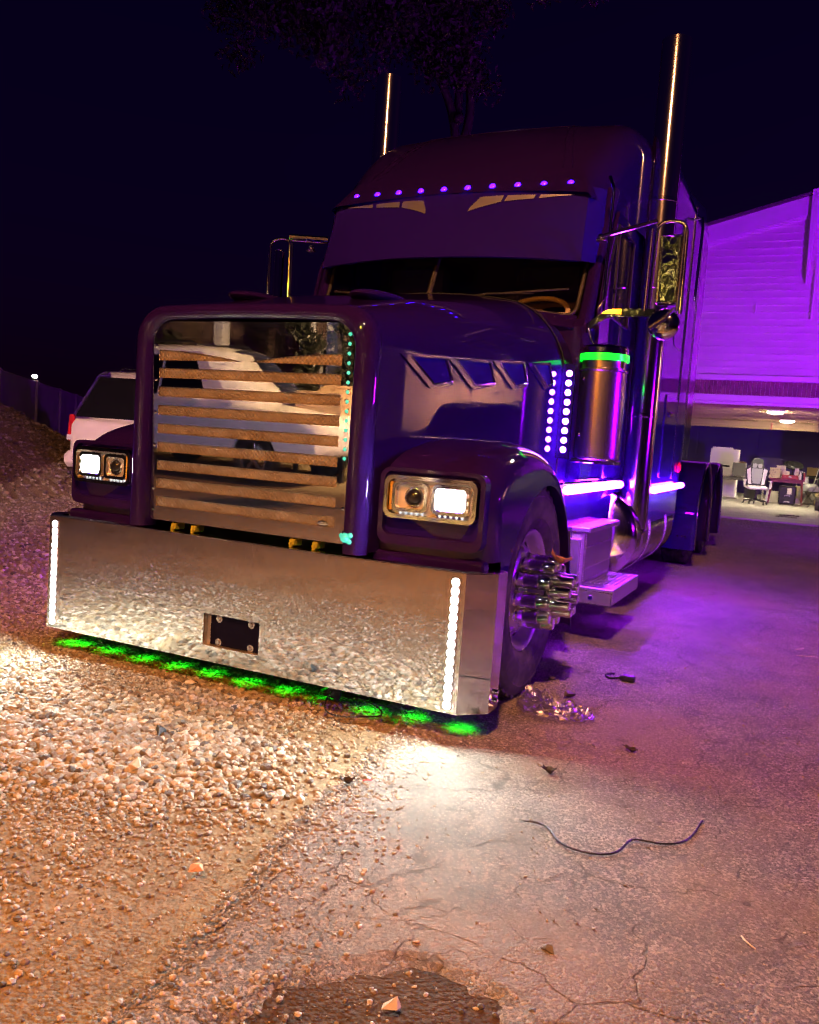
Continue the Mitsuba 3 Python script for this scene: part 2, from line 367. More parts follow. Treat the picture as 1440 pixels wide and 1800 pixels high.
def scatter(n, x0, x1, y0, y1, smin, smax, seed, keep=None, power=1.8):
    r = np.random.default_rng(seed)
    x, y = r.uniform(x0, x1, n), r.uniform(y0, y1, n)
    e = edge_x(y)
    f = np.clip((e - x) / 0.55, 0, 1)                       # thins out towards the asphalt
    band = meshkit.fbm(np.stack([x * 1.6, y * 1.6, x * 0 + 4], -1), 3, 8)
    big = np.clip((band - 0.40) / 0.25, 0, 1)
    k = r.random(n) < np.where(x > e, 0.0, 0.10 + 0.9 * f ** 1.2)
    if keep is not None: k &= keep(x, y)
    k &= r.random(n) < np.interp(y, [-2.2, -1.5, -1.05, -0.7], [0.30, 0.45, 1, 1])
    s = smin + (smax - smin) * r.random(n) ** power * (0.45 + 0.55 * big) * (0.55 + 0.45 * f)
    s = s * np.interp(y, [-1.2, -1.0, -0.45, -0.2], [1, 1.4, 1.4, 1])
    x, y, s = x[k], y[k], s[k]
    P = np.stack([x, y, ground_z(x, y) + 0.35 * s], -1)
    return P, s, stone_tint(len(x), r)
def cat3(L): return [np.concatenate(a) for a in zip(*L)]
near = scatter(86000, -2.8, 1.1, -2.2, 1.3, 0.0045, 0.0185, 21)
front = scatter(95000, -5.2, 1.2, -6.0, -0.4, 0.0045, 0.0115, 22, keep=lambda x, y: ~((x > -2.8) & (y > -2.2)))
left = scatter(26000, -9.0, -1.1, 0.8, 9.0, 0.012, 0.030, 23)
# loose grit strewn over the edge of the asphalt
r = np.random.default_rng(31); n = 4600
y = r.uniform(-2.1, 1.2, n); x = edge_x(y) + np.abs(r.normal(0, 0.16, n)); s = 0.003 + 0.007 * r.random(n) ** 2.5
grit = (np.stack([x, y, 0.004 + 0.2 * s], -1), s, stone_tint(n, r))
n = 1500
y = r.uniform(-2.0, 3.0, n); x = r.uniform(0.9, 3.2, n); s = 0.0022 + 0.0045 * r.random(n) ** 3
grit2 = (np.stack([x, y, 0.007 + 0.2 * s], -1), s, stone_tint(n, r))
n = 700
x, y = r.normal(1.62, 0.20, n), r.normal(-1.60, 0.19, n); s = 0.002 + 0.0075 * r.random(n) ** 4
kp = pit(x, y) > 0.3; x, y, s = x[kp], y[kp], s[kp]
pits = (np.stack([x, y, -0.008 + 0.1 * s], -1), s, stone_tint(len(x), r))
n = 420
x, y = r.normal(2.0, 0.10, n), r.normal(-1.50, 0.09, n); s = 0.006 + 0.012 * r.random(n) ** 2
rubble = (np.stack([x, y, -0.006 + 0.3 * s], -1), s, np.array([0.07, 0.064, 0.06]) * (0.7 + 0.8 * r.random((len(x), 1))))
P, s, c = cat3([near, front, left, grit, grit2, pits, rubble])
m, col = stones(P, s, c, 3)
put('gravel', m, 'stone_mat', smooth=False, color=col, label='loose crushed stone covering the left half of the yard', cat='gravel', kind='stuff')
# single larger stones that lie apart
big = [((0.891, -1.266), 0.024, (0.50, 0.27, 0.12), 'orange brown stone lying on the asphalt edge nearest the gravel corner'),
       ((1.804, -1.111), 0.022, (0.10, 0.085, 0.08), 'dark angular stone above the broken hollow in the asphalt'),
       ((1.578, -1.482), 0.020, (0.46, 0.38, 0.28), 'pale stone at the left rim of the broken hollow'),
       ((1.524, -1.250), 0.013, (0.48, 0.33, 0.18), 'small tan stone inside the top of the broken hollow'),
       ((1.319, 0.913), 0.034, (0.11, 0.09, 0.075), 'dark clod just behind the crumpled plastic wrap'),
       ((1.161, 1.177), 0.022, (0.10, 0.08, 0.07), 'small dark clod beside the front tyre'),
       ((0.12, -0.547), 0.020, (0.05, 0.06, 0.06), 'blackish pebble on the tan gravel near its edge'),
       ((-0.198, 0.0), 0.034, (0.52, 0.44, 0.30), 'flat pale stone on the gravel below the number plate'),
       ((0.30, -0.86), 0.030, (0.50, 0.40, 0.28), 'long pale flat stone in the coarse gravel')]
for k, ((x, y), s, c, lab) in enumerate(big):
    r = np.random.default_rng(50 + k)
    h = trimesh.convex.convex_hull(r.normal(size=(16, 3)) * [1, 0.75, 0.5])
    h.apply_scale(s / np.abs(h.vertices).max(0)[0]); h.apply_translation([x, y, 0.006 - h.vertices[:, 2].min() * 0.75])
    put('stone', h, 'stone_mat', smooth=False, color=np.tile(c, (len(h.vertices), 1)), label=lab, cat='stone')

# ---- heap of gravel at the left
gu, gv = np.meshgrid(np.linspace(0, 1, 90), np.linspace(0, 2 * np.pi, 120))
hx, hy = -11.3, 6.6
rad = 4.1 * (1 + 0.16 * (meshkit.fbm(np.stack([np.cos(gv) * 1.5, np.sin(gv) * 1.5, gv * 0], -1), 3, 4) - 0.5))
X, Y = hx + gu * rad * np.cos(gv), hy + gu * rad * np.sin(gv) * 0.9
H = 1.75 * np.clip(1 - gu, 0, 1) ** 1.15
q = np.stack([X, Y, X * 0], -1)
Z = H * (0.75 + 0.5 * meshkit.fbm(q * 0.9, 3, 2)) + 0.05 * (meshkit.fbm(q * 9, 3, 6) - 0.5) - 0.03
put('gravel_heap', weld(loft(np.stack([X, Y, Z], -1))), 'dirt_mat', smooth=True, label='dark heap of gravel rising at the left edge of the yard', kind='structure')
r = np.random.default_rng(66); n = 16000
gu1, gv1 = np.sqrt(r.random(n)), r.uniform(-2.6, 1.0, n)
ii, jj = np.clip((gv1 % (2 * np.pi)) / (2 * np.pi) * 119, 0, 119).astype(int), np.clip(gu1 * 89, 0, 89).astype(int)
P = np.stack([X[ii, jj], Y[ii, jj], Z[ii, jj]], -1) + r.normal(0, 0.02, (n, 3))
s = 0.012 + 0.03 * r.random(n) ** 2
m, col = stones(P, s, stone_tint(n, r), 5)
put('heap_gravel', m, 'stone_mat', smooth=False, color=col, label='crushed stone lying all over the dark heap', cat='gravel', kind='stuff')

# ================================================================== LAMPS OUT OF FRAME
def flood(name, pos, aim, rad, w, h, weight, label, post, hood=0.0, doors=(1, -1)):
    d = aim - pos; d = d / np.linalg.norm(d)
    a = np.cross(d, [0, 0, 1]); a /= np.linalg.norm(a); b = np.cross(a, d)
    k = thing(name, label, 'lamp')
    M = np.eye(4); M[:3, 0], M[:3, 1], M[:3, 2], M[:3, 3] = a, b, -d, pos
    put('housing', moved(box(-w / 2 - 0.03, w / 2 + 0.03, -h / 2 - 0.03, h / 2 + 0.03, 0.006, 0.09, 0.01), M), 'black_plastic', k)
    v = np.array([[-w / 2, -h / 2, 0], [w / 2, -h / 2, 0], [w / 2, h / 2, 0], [-w / 2, h / 2, 0]])
    put('lens', moved(tm(v, [[0, 2, 1], [0, 3, 2]]), M), 'white_lens', k, smooth=False, glow=rad, weight=weight)
    if hood:  # unseen flaps added to keep the lamp off wall and fence
        put('barn_door', moved(join([box(-w / 2 - 0.04, w / 2 + 0.04, s_ * (h / 2 + 0.03) - 0.006, s_ * (h / 2 + 0.03) + 0.006, -hood, 0.0) for s_ in doors] + [box(s_ * (w / 2 + 0.03) - 0.006, s_ * (w / 2 + 0.03) + 0.006, -h / 2 - 0.02, h / 2 + 0.02, -hood, 0.0) for s_ in (1, -1)]), M), 'matte_black', k)
    foot = pos - d * 0.16
    put('post', join([cyl((foot[0], foot[1], 0), (foot[0], foot[1], foot[2]), post), cyl(foot, pos - d * 0.05, post * 0.7)]), 'satin_steel', k)
flood('flood_light', FLOOD_POS, FLOOD_AIM, FLOOD_RGB, 0.60, 0.20, 14, 'warm sodium flood light on a tall post behind the photographer', 0.06, hood=0.46, doors=(1,))
flood('flood_light', PORCH_POS, PORCH_AIM, PORCH_RGB, 0.30, 0.22, 8, 'deep orange yard light on a short post left of the photographer', 0.04, hood=0.20)
flood('flood_light', PINK_POS, PINK_AIM, PINK_RGB, 0.40, 0.25, 5, 'warm white yard light on a post facing the parked white SUV', 0.04, hood=0.75)
flood('flood_light', PURPLE_POS, PURPLE_AIM, PURPLE_RGB, 0.55, 0.40, 10, 'purple party flood light standing low on the asphalt before the garage', 0.03, hood=0.34)
flood('flood_light', np.array([6.4, 2.4, 1.7]), np.array([1.0, 2.6, 1.0]), SIDE_FILL_RGB, 0.40, 0.30, 6, 'unseen violet lamp on a short stand, added as fill on the side of the truck', 0.03)  # added out of view: violet fill for the truck side
flood('flood_light', np.array([6.6, 10.6, 3.4]), np.array([9.0, 10.8, 2.2]), (1500, 600, 300), 0.40, 0.26, 6, 'warm yard light aimed at the white boarded shed', 0.04, hood=0.25)

# ================================================================== THE TRUCK
TR = thing('semi_truck', 'dark purple long nose semi truck with mirror grille, chrome bumper and purple marker lights', 'truck')

def outline(hw, zt, zb, r, crown=0.0, n=(10, 12, 24)):
    """open outline in (x, z): up the right side, over the top, down the left side"""
    P = []
    a = np.linspace(zb, zt - r, n[0], endpoint=False); P += [(hw, z) for z in a]
    t = np.linspace(0, np.pi / 2, n[1], endpoint=False); P += [(hw - r + r * np.cos(q), zt - r + r * np.sin(q)) for q in t]
    P += [(x, zt) for x in np.linspace(hw - r, -(hw - r), n[2], endpoint=False)]
    P += [(-(hw - r) - r * np.sin(q), zt - r + r * np.cos(q)) for q in t]
    P += [(-hw, z) for z in np.linspace(zt - r, zb, n[0])]
    P = np.array(P)
    P[:, 1] += crown * np.clip(1 - (P[:, 0] / hw) ** 2, 0, 1) * np.clip((P[:, 1] - (zt - r)) / r, 0, 1)
    return P
def sec(P, y): return np.c_[P[:, 0], np.full(len(P), y), P[:, 1]]
def hw_(y): return 0.632 + 0.27 * (y - 0.06) / 1.74
def hood_sec(y, grow=0.0):
    t = np.clip((y - 0.07) / 1.8, 0, 1)
    return sec(outline(hw_(y) + grow, np.interp(t, [0, 0.3, 1], [1.700, 1.80, 1.965]) + grow, 0.70, np.interp(t, [0, 0.25, 1], [0.15, 0.24, 0.36]), np.interp(t, [0, 1], [0.015, 0.125])), y)
hs = [hood_sec(y) for y in np.linspace(0.07, 1.835, 40)]
lip = [hood_sec(1.835, -0.012)]
hood = put('hood', loft(np.array(hs + lip)), 'paint', TR, smooth=True)
put('cowl', loft(np.array([hood_sec(1.85, -0.014)] + [hood_sec(y, -0.004) for y in np.linspace(1.85, 2.12, 8)])), 'paint', TR, smooth=True)
# grille surround
O, I = outline(0.632, 1.70, 0.69, 0.15, 0.015), outline(0.530, 1.632, 0.69, 0.11, 0.012)
prof = [(0, 0.11), (0, 0.045), (0.05, 0.030), (0.14, 0.018), (0.30, 0.010), (0.55, 0.010), (0.75, 0.018), (0.90, 0.034), (0.98, 0.052), (1, 0.071)]
S = np.array([sec(I * (1 - f) + O * f, y) for f, y in prof])
for q in (0, -1): S[:, q, 2] = 0.69
put('grille_surround', loft(S), 'paint', TR, smooth=True)
bot = [box(s * 0.528, s * 0.634, 0.03, 0.09, 0.683, 0.692, 0.002) for s in (1, -1)]
# grille plate, punched with slots, leaning a little forward at its top
lean = rot(1.75, [1, 0, 0]); gp0 = np.array([0, 0.052, 1.17])
def leaned(m): m = m.copy(); m.apply_translation(-gp0); m.apply_transform(lean); m.apply_translation(gp0); return m
pl = rrect(-0.527, 0.527, 0.722, 1.632, 0.09).union(sbox(-0.527, 0.722, 0.527, 1.3).buffer(-0.02).buffer(0.02))
slots = []
wz = 1.457
slots.append(Polygon([(-0.492, wz), (-0.03, wz + 0.004), (-0.12, wz + 0.018), (-0.25, wz + 0.034), (-0.38, wz + 0.044), (-0.492, wz + 0.048)]))
slots.append(Polygon([(0.472, wz), (0.01, wz + 0.004), (0.10, wz + 0.018), (0.23, wz + 0.034), (0.36, wz + 0.044), (0.472, wz + 0.048)]))
for k in range(8): slots.append(sbox(-0.492, 1.378 - 0.0845 * k, 0.472, 1.378 + 0.045 - 0.0845 * k))
holes = slots[0]
for s_ in slots[1:]: holes = holes.union(s_)
GR = put('grille', leaned(plate_y(pl.difference(holes), 0.050, 0.054)), 'plate_mirror', TR, smooth=False)
def woven(x0, x1, z0, z1, y, pitch=0.0105, amp=0.0013):
    """flat wires woven over and under one another, as one mesh"""
    out = []
    nx, nz = int(round((x1 - x0) / pitch)), int(round((z1 - z0) / pitch))
    for i in range(nx + 1):                                   # upright wires
        x = x0 + i * (x1 - x0) / nx; t = np.linspace(0, nz, 4 * nz + 1)
        c = np.c_[np.full(len(t), x), y + amp * np.cos(np.pi * (t + i)), z0 + t * (z1 - z0) / nz]
        out.append(loft(np.stack([c + [-0.0043, 0.0006, 0], c + [-0.002, -0.0007, 0], c + [0.002, -0.0007, 0], c + [0.0043, 0.0006, 0]])))
    for j in range(nz):
        z = z0 + (j + 0.5) * (z1 - z0) / nz; t = np.linspace(0, nx, 4 * nx + 1)
        c = np.c_[x0 + t * (x1 - x0) / nx, y - amp * np.cos(np.pi * (t + j + 0.5) ), np.full(len(t), z)]
        out.append(loft(np.stack([c + [0, 0.0006, -0.0043], c + [0, -0.0007, -0.002], c + [0, -0.0007, 0.002], c + [0, 0.0006, 0.0043]])))
    return join(out)
for s_ in slots:
    bx0, bz0, bx1, bz1 = s_.bounds
    put('mesh_panel', leaned(woven(bx0 - 0.004, bx1 + 0.004, bz0 - 0.003, bz1 + 0.003, 0.0585)), 'woven_wire', GR, smooth=40)
for s in (-1, 1):
    for z in (1.52, 1.37, 1.22, 1.07, 0.87, 0.77):
        if s > 0 and z > 0.9: continue
        put('bolt', leaned(dome((s * 0.510, 0.050, z), (0, -1, 0), 0.009, 0.008, 10)), 'chrome', GR)
put('badge', leaned(moved(trimesh.creation.icosphere(2), np.diag([0.026, 0.004, 0.011, 1]), (0.415, 0.049, 0.80))), 'chrome', GR)
for k in range(14):
    put('marker_light', leaned(dome((0.505, 0.050, 1.585 - 0.039 * k), (0, -1, 0), 0.0085, 0.006, 10)), 'teal_dot', GR, glow=(0.03, 0.55, 0.42), weight=0.02)  # row of small teal dots on the plate, given a glow
for dx, dz, r_ in ((0, 0, 0.022), (0.024, 0.012, 0.012), (0.02, -0.014, 0.012), (-0.018, 0.008, 0.011)):
    put('marker_light', dome((0.556 + dx, 0.010, 0.757 + dz), (0, -1, 0), r_, r_ * 0.8, 10), 'teal_dot', GR, glow=(0.02, 0.42, 0.36), weight=0.02)  # cluster of teal dots, given a glow as well
# dark radiator behind
put('radiator', box(-0.52, 0.52, 0.12, 0.30, 0.72, 1.62), 'matte_black', TR)
put('frame_rail', join([box(s * 0.40, s * 0.50, 0.25, 9.4, 0.62, 0.84) for s in (1, -1)] + [box(-0.5, 0.5, y, y + 0.1, 0.64, 0.80) for y in (0.3, 2.5, 5.5, 7.5, 9.2)]), 'matte_black', TR)
for x in (-0.385, -0.27, 0.265, 0.38):
    put('tow_hook', join([box(x - 0.013, x + 0.013, 0.06, 0.13, 0.685, 0.715), box(x - 0.007, x + 0.007, 0.050, 0.066, 0.676, 0.706), box(x - 0.014, x + 0.014, 0.058, 0.066, 0.690, 0.700)]), 'yellow_plastic', TR)
# hood trim
for y0, y1, zt_ in ((0.197, 0.600, 0), (0.558, 1.000, 0), (0.970, 1.350, 0), (1.346, 1.66, 0)):
    zt1 = 1.530 + 0.082 * (y0 - 0.197); h = 0.118
    out = Polygon([(y0, zt1), (y0 + 0.235, zt1 - h - 0.004), (y1 + 0.02, zt1 - h + 0.028), (y1 - 0.035, zt1 + 0.034)])
    inn = Polygon([(y0 + 0.075, zt1 - 0.004), (y0 + 0.262, zt1 - h + 0.016), (y1 + 0.012, zt1 - h + 0.044), (y1 - 0.048, zt1 + 0.018)])
    ang = math.degrees(math.atan(0.27 / 1.74))
    def place_side(p, a0, a1):
        m = plate_x(p, a0, a1); v = m.vertices.copy(); v[:, 0] += hw_(v[:, 1]); return tm(v, m.faces)
    v1 = place_side(out.difference(inn.buffer(0.0)), -0.002, 0.010); v2 = place_side(inn.buffer(0.003), -0.004, 0.0025)
    k1, k2 = both('hood_vent', v1, 'paint', TR, smooth=20)
    lipm = tube([(hw_(y) + 0.012, y, z) for y, z in list(inn.exterior.coords)[0:4]], 0.0035, 6)
    for kk, f in ((k1, lambda m: m), (k2, flipx)):
        put('vent_panel', f(v2), 'paint_satin', kk, smooth=False); put('vent_trim', f(lipm), 'polished_steel', kk)
for s in (1, -1):
    c = np.array([s * 0.34, 0.62, 1.818]); q = trimesh.creation.icosphere(2)
    sc = moved(q, np.diag([0.12, 0.26, 0.035, 1]), c); put('hood_scoop', sc, 'paint', TR, smooth=True)
put('hood_seam', tube(hood_sec(1.842, -0.002), 0.006, 6), 'matte_black', TR)

# ---- bumper
path = LineString([(-1.195, 0.20), (-1.195, 0.095), (-1.10, 0.0), (1.10, 0.0), (1.195, 0.095), (1.195, 0.20)])
B = unmani(mani(extr(path.buffer(0.004, cap_style=2, join_style=2), 0.553)) - mani(moved(trimesh.creation.box((0.301, 0.06, 0.143)), None, (0.0175, 0, 0.2695 - 0.126))))
B.apply_translation([0, 0.004, 0.126])
BU = put('bumper', B, 'plate_mirror', TR, smooth=False)
fl = LineString([(-1.185, 0.20), (-1.185, 0.10), (-1.094, 0.012), (1.094, 0.012), (1.185, 0.10), (1.185, 0.20)])
put('top_lip', moved(extr(fl.buffer(0.0075, cap_style=2, join_style=2).union(fl.parallel_offset(0.02, 'left', join_style=2).buffer(0.02, cap_style=2)), 0.006), None, (0, 0.004, 0.676)), 'polished_steel', BU, smooth=False)
put('bottom_lip', moved(extr(fl.buffer(0.0075, cap_style=2, join_style=2), 0.006), None, (0, 0.004, 0.123)), 'polished_steel', BU, smooth=False)
put('plate_recess', join([box(-0.136, 0.171, 0.030, 0.034, 0.196, 0.343), box(-0.138, -0.133, 0.004, 0.034, 0.198, 0.341), box(0.168, 0.173, 0.004, 0.034, 0.198, 0.341), box(-0.138, 0.173, 0.004, 0.034, 0.340, 0.344), box(-0.138, 0.173, 0.004, 0.034, 0.195, 0.199)]), 'satin_steel', BU, label='license plate recess with a blank dark backing')
put('plate_backing', box(-0.110, 0.166, 0.022, 0.0285, 0.201, 0.338, 0.002), 'navy_plastic', BU)
for x, z in ((-0.062, 0.322), (0.112, 0.322), (-0.062, 0.216), (0.112, 0.216)):
    put('plate_bolt', lathe([(0.017, 0), (0.017, 0.003), (0.010, 0.004), (0.008, 0.009), (0, 0.010)], (x, 0.022, z), (0, -1, 0), 14), 'aluminium', BU)
for s in (-1, 1):
    st = put('light_strip', box(s * 1.062 - 0.021, s * 1.062 + 0.021, -0.004, 0.001, 0.142, 0.662, 0.002), 'polished_steel', BU)
    for k in range(15):
        put('led_light', dome((s * 1.062, -0.0042, 0.160 + 0.0345 * k), (0, -1, 0), 0.0162, 0.007, 14), 'white_lens', BU, glow=BUMPER_LED_RGB, weight=0.6)
for k in range(12):
    x = -1.30 + 0.2135 * k + (0.06 if k == 0 else 0)
    if abs(x) > 1.16: x = math.copysign(1.15, x)
    put('green_light', moved(lathe([(0.0215, 0.046), (0.0215, 0.0), (0.026, 0.0), (0.026, 0.060), (0, 0.060)], (0, 0, 0), (0, 0, 1), 18), None, (x, 0.205, 0.092)), 'black_plastic', BU)
    put('green_lens', lathe([(0.0205, 0), (0.015, 0.003), (0, 0.004)], (x, 0.205, 0.138), (0, 0, -1), 14), 'white_lens', BU, glow=GREEN_RGB, weight=2.6)
put('mounting_bar', box(-1.12, 1.12, 0.185, 0.235, 0.153, 0.19), 'matte_black', BU)
put('bolt', cyl((1.20, 0.165, 0.20), (1.212, 0.165, 0.20), 0.010), 'chrome', BU); put('bolt', cyl((1.20, 0.165, 0.165), (1.212, 0.165, 0.165), 0.010), 'chrome', BU)

# ---- front fenders with headlights
outer = spline([(0.150, 0.70), (0.142, 0.80), (0.132, 0.92), (0.150, 1.010), (0.235, 1.095), (0.40, 1.155), (0.62, 1.192), (0.85, 1.190), (1.06, 1.140), (1.24, 1.04), (1.38, 0.90), (1.50, 0.68), (1.60, 0.46), (1.69, 0.225)], 90)
t = np.gradient(outer, axis=0); t /= np.linalg.norm(t, axis=1, keepdims=True); nrm = np.c_[t[:, 1], -t[:, 0]]   # points inward (down / back)
inner = spline([(0.36, 0.60), (0.39, 0.67), (0.45, 0.755), (0.56, 0.88), (0.70, 0.96), (0.86, 1.003), (1.03, 0.985), (1.19, 0.90), (1.32, 0.77), (1.43, 0.58), (1.50, 0.40), (1.565, 0.225)], 90)
inner = np.r_[np.linspace([0.30, 0.60], inner[0], 12, endpoint=False), inner[np.linspace(0, 89, 78).astype(int)]]
cols = [(x, 0.0) for x in np.linspace(0.58, 0.94, 8)] + [(0.94 + 0.20 * math.sin(a), 0.13 * (1 - math.cos(a))) for a in np.linspace(0.10, np.pi / 2, 14)]
G = [np.c_[np.full(90, x), outer + nrm * d] for x, d in cols]
sideo = outer + nrm * 0.13
for f in (0.35, 0.7, 1.0): G.append(np.c_[np.full(90, 1.14), sideo * (1 - f) + inner * f])
G += [np.c_[np.full(90, 1.13), inner - 0.0], np.c_[np.full(90, 1.06), inner]]
fend = loft(np.array(G)); fend = tm(fend.vertices, fend.faces[:, ::-1])
liner = loft(np.array([np.c_[np.full(90, x), inner + np.array([[0.0, 0.02]])] for x in (0.60, 1.10)]))
apron = box(0.62, 1.12, 0.13, 0.20, 0.655, 0.71, 0.01)
mud = hull([(0.80, 1.60, 0.23), (1.12, 1.60, 0.23), (0.80, 1.606, 0.23), (1.12, 1.606, 0.23), (0.80, 1.45, 0.75), (1.12, 1.45, 0.75), (0.80, 1.456, 0.75), (1.12, 1.456, 0.75)])
for s, f in ((1, lambda m: m), (-1, flipx)):
    FE = put('fender', f(fend), 'paint', TR, smooth=50, label=None)
    put('wheel_liner', f(liner), 'matte_black', FE, smooth=True)
    put('apron', f(apron), 'paint', FE)
    put('splash_flap', f(mud), 'rubber', FE)
    fh = lambda m, f=f: f(tm(m.vertices + np.c_[np.zeros(len(m.vertices)), 0.052 + 0.07 * (m.vertices[:, 0] - 0.88), np.zeros(len(m.vertices))], m.faces))
    # headlight panel: raised frame, dark recess, lamp
    fr = rrect(0.655, 1.105, 0.745, 1.060, 0.045)
    rec = rrect(0.675, 1.085, 0.785, 1.045, 0.035)
    HL = put('headlight', fh(plate_y(fr.difference(rec), 0.062, 0.12)), 'paint', TR, smooth=30)
    put('recess', fh(join([plate_y(rec.buffer(0.003), 0.090, 0.10)])), 'paint_satin', HL, smooth=False)
    bez_o, bez_i = rrect(0.683, 1.078, 0.855, 1.030, 0.035), rrect(0.700, 1.062, 0.872, 1.014, 0.028)
    put('bezel', fh(join([plate_y(bez_o.difference(bez_i), 0.045, 0.092)])), 'chrome', HL, smooth=30)
    put('housing', fh(plate_y(bez_i.buffer(0.002), 0.080, 0.088)), 'lamp_bowl', HL, smooth=False)
    for j, (a, b) in enumerate(((0.716, 0.868), (0.886, 1.046))):
        mo, mi_ = rrect(a, b, 0.884, 1.004, 0.024), rrect(a + 0.014, b - 0.014, 0.898, 0.990, 0.018)
        lm = put('lamp_module', fh(plate_y(mo.difference(mi_), 0.052, 0.082)), 'chrome', HL, smooth=30)
        if j == 0:
            bw = join([plate_y(mi_.buffer(0.001), 0.076, 0.0795)])
            put('reflector', fh(bw), 'lamp_bowl', lm, smooth=False)
            cc = (0.5 * (a + b) + 0.012, 0.076, 0.944)
            put('projector_lens', fh(dome(cc, (0, -1, 0), 0.034, 0.022, 20)), 'tinted_glass', lm, smooth=True)
            put('projector_ring', fh(tube([(cc[0] + 0.036 * math.cos(q), 0.072, cc[2] + 0.036 * math.sin(q)) for q in np.linspace(0, 2 * np.pi, 24, endpoint=False)], 0.005, 6, True)), 'chrome', lm)
            put('turn_strip', fh(box(a - 0.012, a + 0.002, 0.050, 0.084, 0.885, 1.003)), 'amber_plastic', lm)
        else:
            ctr = rrect(a + 0.030, b - 0.034, 0.911, 0.979, 0.028)
            put('lit_lens', fh(plate_y(ctr, 0.056, 0.066)), 'white_lens', lm, smooth=False, glow=HEAD_RGB, weight=5)
            put('glow_ring', fh(plate_y(mi_.buffer(-0.003).difference(ctr.buffer(0.001)), 0.064, 0.070)), 'lamp_bowl', lm, smooth=False, glow=(0.75, 0.80, 0.80), weight=0.2)  # dim glow put around the lit core, softening its edge like bloom
            for q in range(7): put('lens_flute', fh(box(a + 0.020 + 0.0175 * q, a + 0.024 + 0.0175 * q, 0.060, 0.065, 0.899, 0.909)), 'chrome', lm)
            for q in range(3): put('lens_rib', fh(box(b - 0.010, b - 0.002, 0.050, 0.060, 0.900 + 0.030 * q, 0.918 + 0.030 * q)), 'clear_lamp', lm)
        for q in range(5): put('running_light', fh(dome((a + 0.03 + 0.024 * q, 0.078, 0.878), (0, -1, 0), 0.007, 0.005, 8)), 'clear_lamp', lm, glow=(0.9, 0.95, 0.95), weight=0.05)  # faint glow added to these dots to brighten the lamp

# ---- wheels
def wheel_parts():
    h = 0.14
    tp = [(0.285, -0.10), (0.31, -0.125), (0.38, -0.142), (0.45, -0.138), (0.49, -0.12), (0.505, -0.10)]
    for c in (-0.06, -0.02, 0.02, 0.06): tp += [(0.507, c - 0.010), (0.495, c - 0.007), (0.495, c + 0.003), (0.507, c + 0.006)]
    tp += [(0.505, 0.10), (0.490, 0.12), (0.470, 0.131), (0.450, 0.138), (0.447, 0.1355), (0.41, 0.1415), (0.38, 0.142), (0.345, 0.137), (0.342, 0.134), (0.31, 0.125), (0.285, 0.10), (0.285, -0.10)]
    ty = lathe(tp, (0, 0, 0), (1, 0, 0), 72)
    # shoulder blocks of the tread
    bl = []
    for k in range(44):
        a = 2 * np.pi * k / 44
        b_ = box(-0.118, 0.118, -0.017, 0.017, 0.492, 0.5085, 0.002); bl.append(moved(b_, rot(math.degrees(a), [1, 0, 0])))
    ty = join([ty] + bl)
    prof = [(0.0, 0.070), (0.12, 0.070), (0.16, 0.072), (0.185, 0.062), (0.215, 0.035), (0.238, 0.030), (0.262, 0.045), (0.272, 0.075), (0.283, 0.082), (0.290, 0.098), (0.292, 0.106), (0.287, 0.112), (0.277, 0.108), (0.268, 0.100), (0.258, 0.085), (0.246, 0.058), (0.236, 0.050), (0.218, 0.055), (0.192, 0.082), (0.165, 0.095), (0.12, 0.095), (0.0, 0.095)]
    M = m3d.Manifold.revolve(m3d.CrossSection([np.array(prof)]), 64)
    for k in range(10):
        a = 2 * np.pi * (k + 0.5) / 10
        c = m3d.Manifold.cylinder(0.3, 0.026, 0.026, 20).translate([0, 0, -0.1]).scale([1.0, 1.25, 1.0]).translate([0.213, 0, 0]).rotate([0, 0, math.degrees(a)])
        M = M - c
    rim = moved(unmani(M), frame_to((1, 0, 0)))
    back = lathe([(0.27, 0), (0, 0.002)], (-0.06, 0, 0), (1, 0, 0), 40)
    hubs = []
    for k in range(10):
        a = 2 * np.pi * k / 10; p = np.array([0.088, 0.140 * math.cos(a), 0.140 * math.sin(a)])
        hubs.append(lathe([(0.038, 0), (0.038, 0.012), (0.0335, 0.018), (0.0330, 0.038), (0.0355, 0.041), (0.0355, 0.050), (0.0335, 0.054), (0.0325, 0.100), (0.034, 0.103), (0.034, 0.112), (0.031, 0.116), (0.030, 0.158), (0.026, 0.166), (0, 0.168)], p, (1, 0, 0), 18))
    cap = [lathe([(0.105, 0), (0.112, 0.010), (0.105, 0.04), (0.098, 0.05), (0.096, 0.13), (0.102, 0.138), (0.098, 0.15), (0.072, 0.165), (0.070, 0.19), (0, 0.192)], (0.088, 0, 0), (1, 0, 0), 36)]
    spikes = []
    for k in range(8):
        a = 2 * np.pi * (k + 0.4) / 8; p = np.array([0.230, 0.078 * math.cos(a), 0.078 * math.sin(a)])
        spikes.append(lathe([(0.027, 0), (0.027, 0.045), (0.0240, 0.050), (0.0240, 0.098), (0.021, 0.104), (0, 0.105)], p, (1, 0, 0), 16))
    return ty, rim, back, hubs, cap[0], spikes
ty, rim, back, hubs, cap, spikes = wheel_parts()
W_D = dict(tyre=mikit.ply(ty, 'rubber', smooth=30), rim=mikit.ply(rim, 'aluminium', smooth=35), drum=mikit.ply(back, 'matte_black'), hub=mikit.ply(cap, 'chrome', smooth=35),
           lug=[mikit.ply(m, 'chrome', smooth=35) for m in hubs], spike=[mikit.ply(m, 'chrome', smooth=35) for m in spikes])
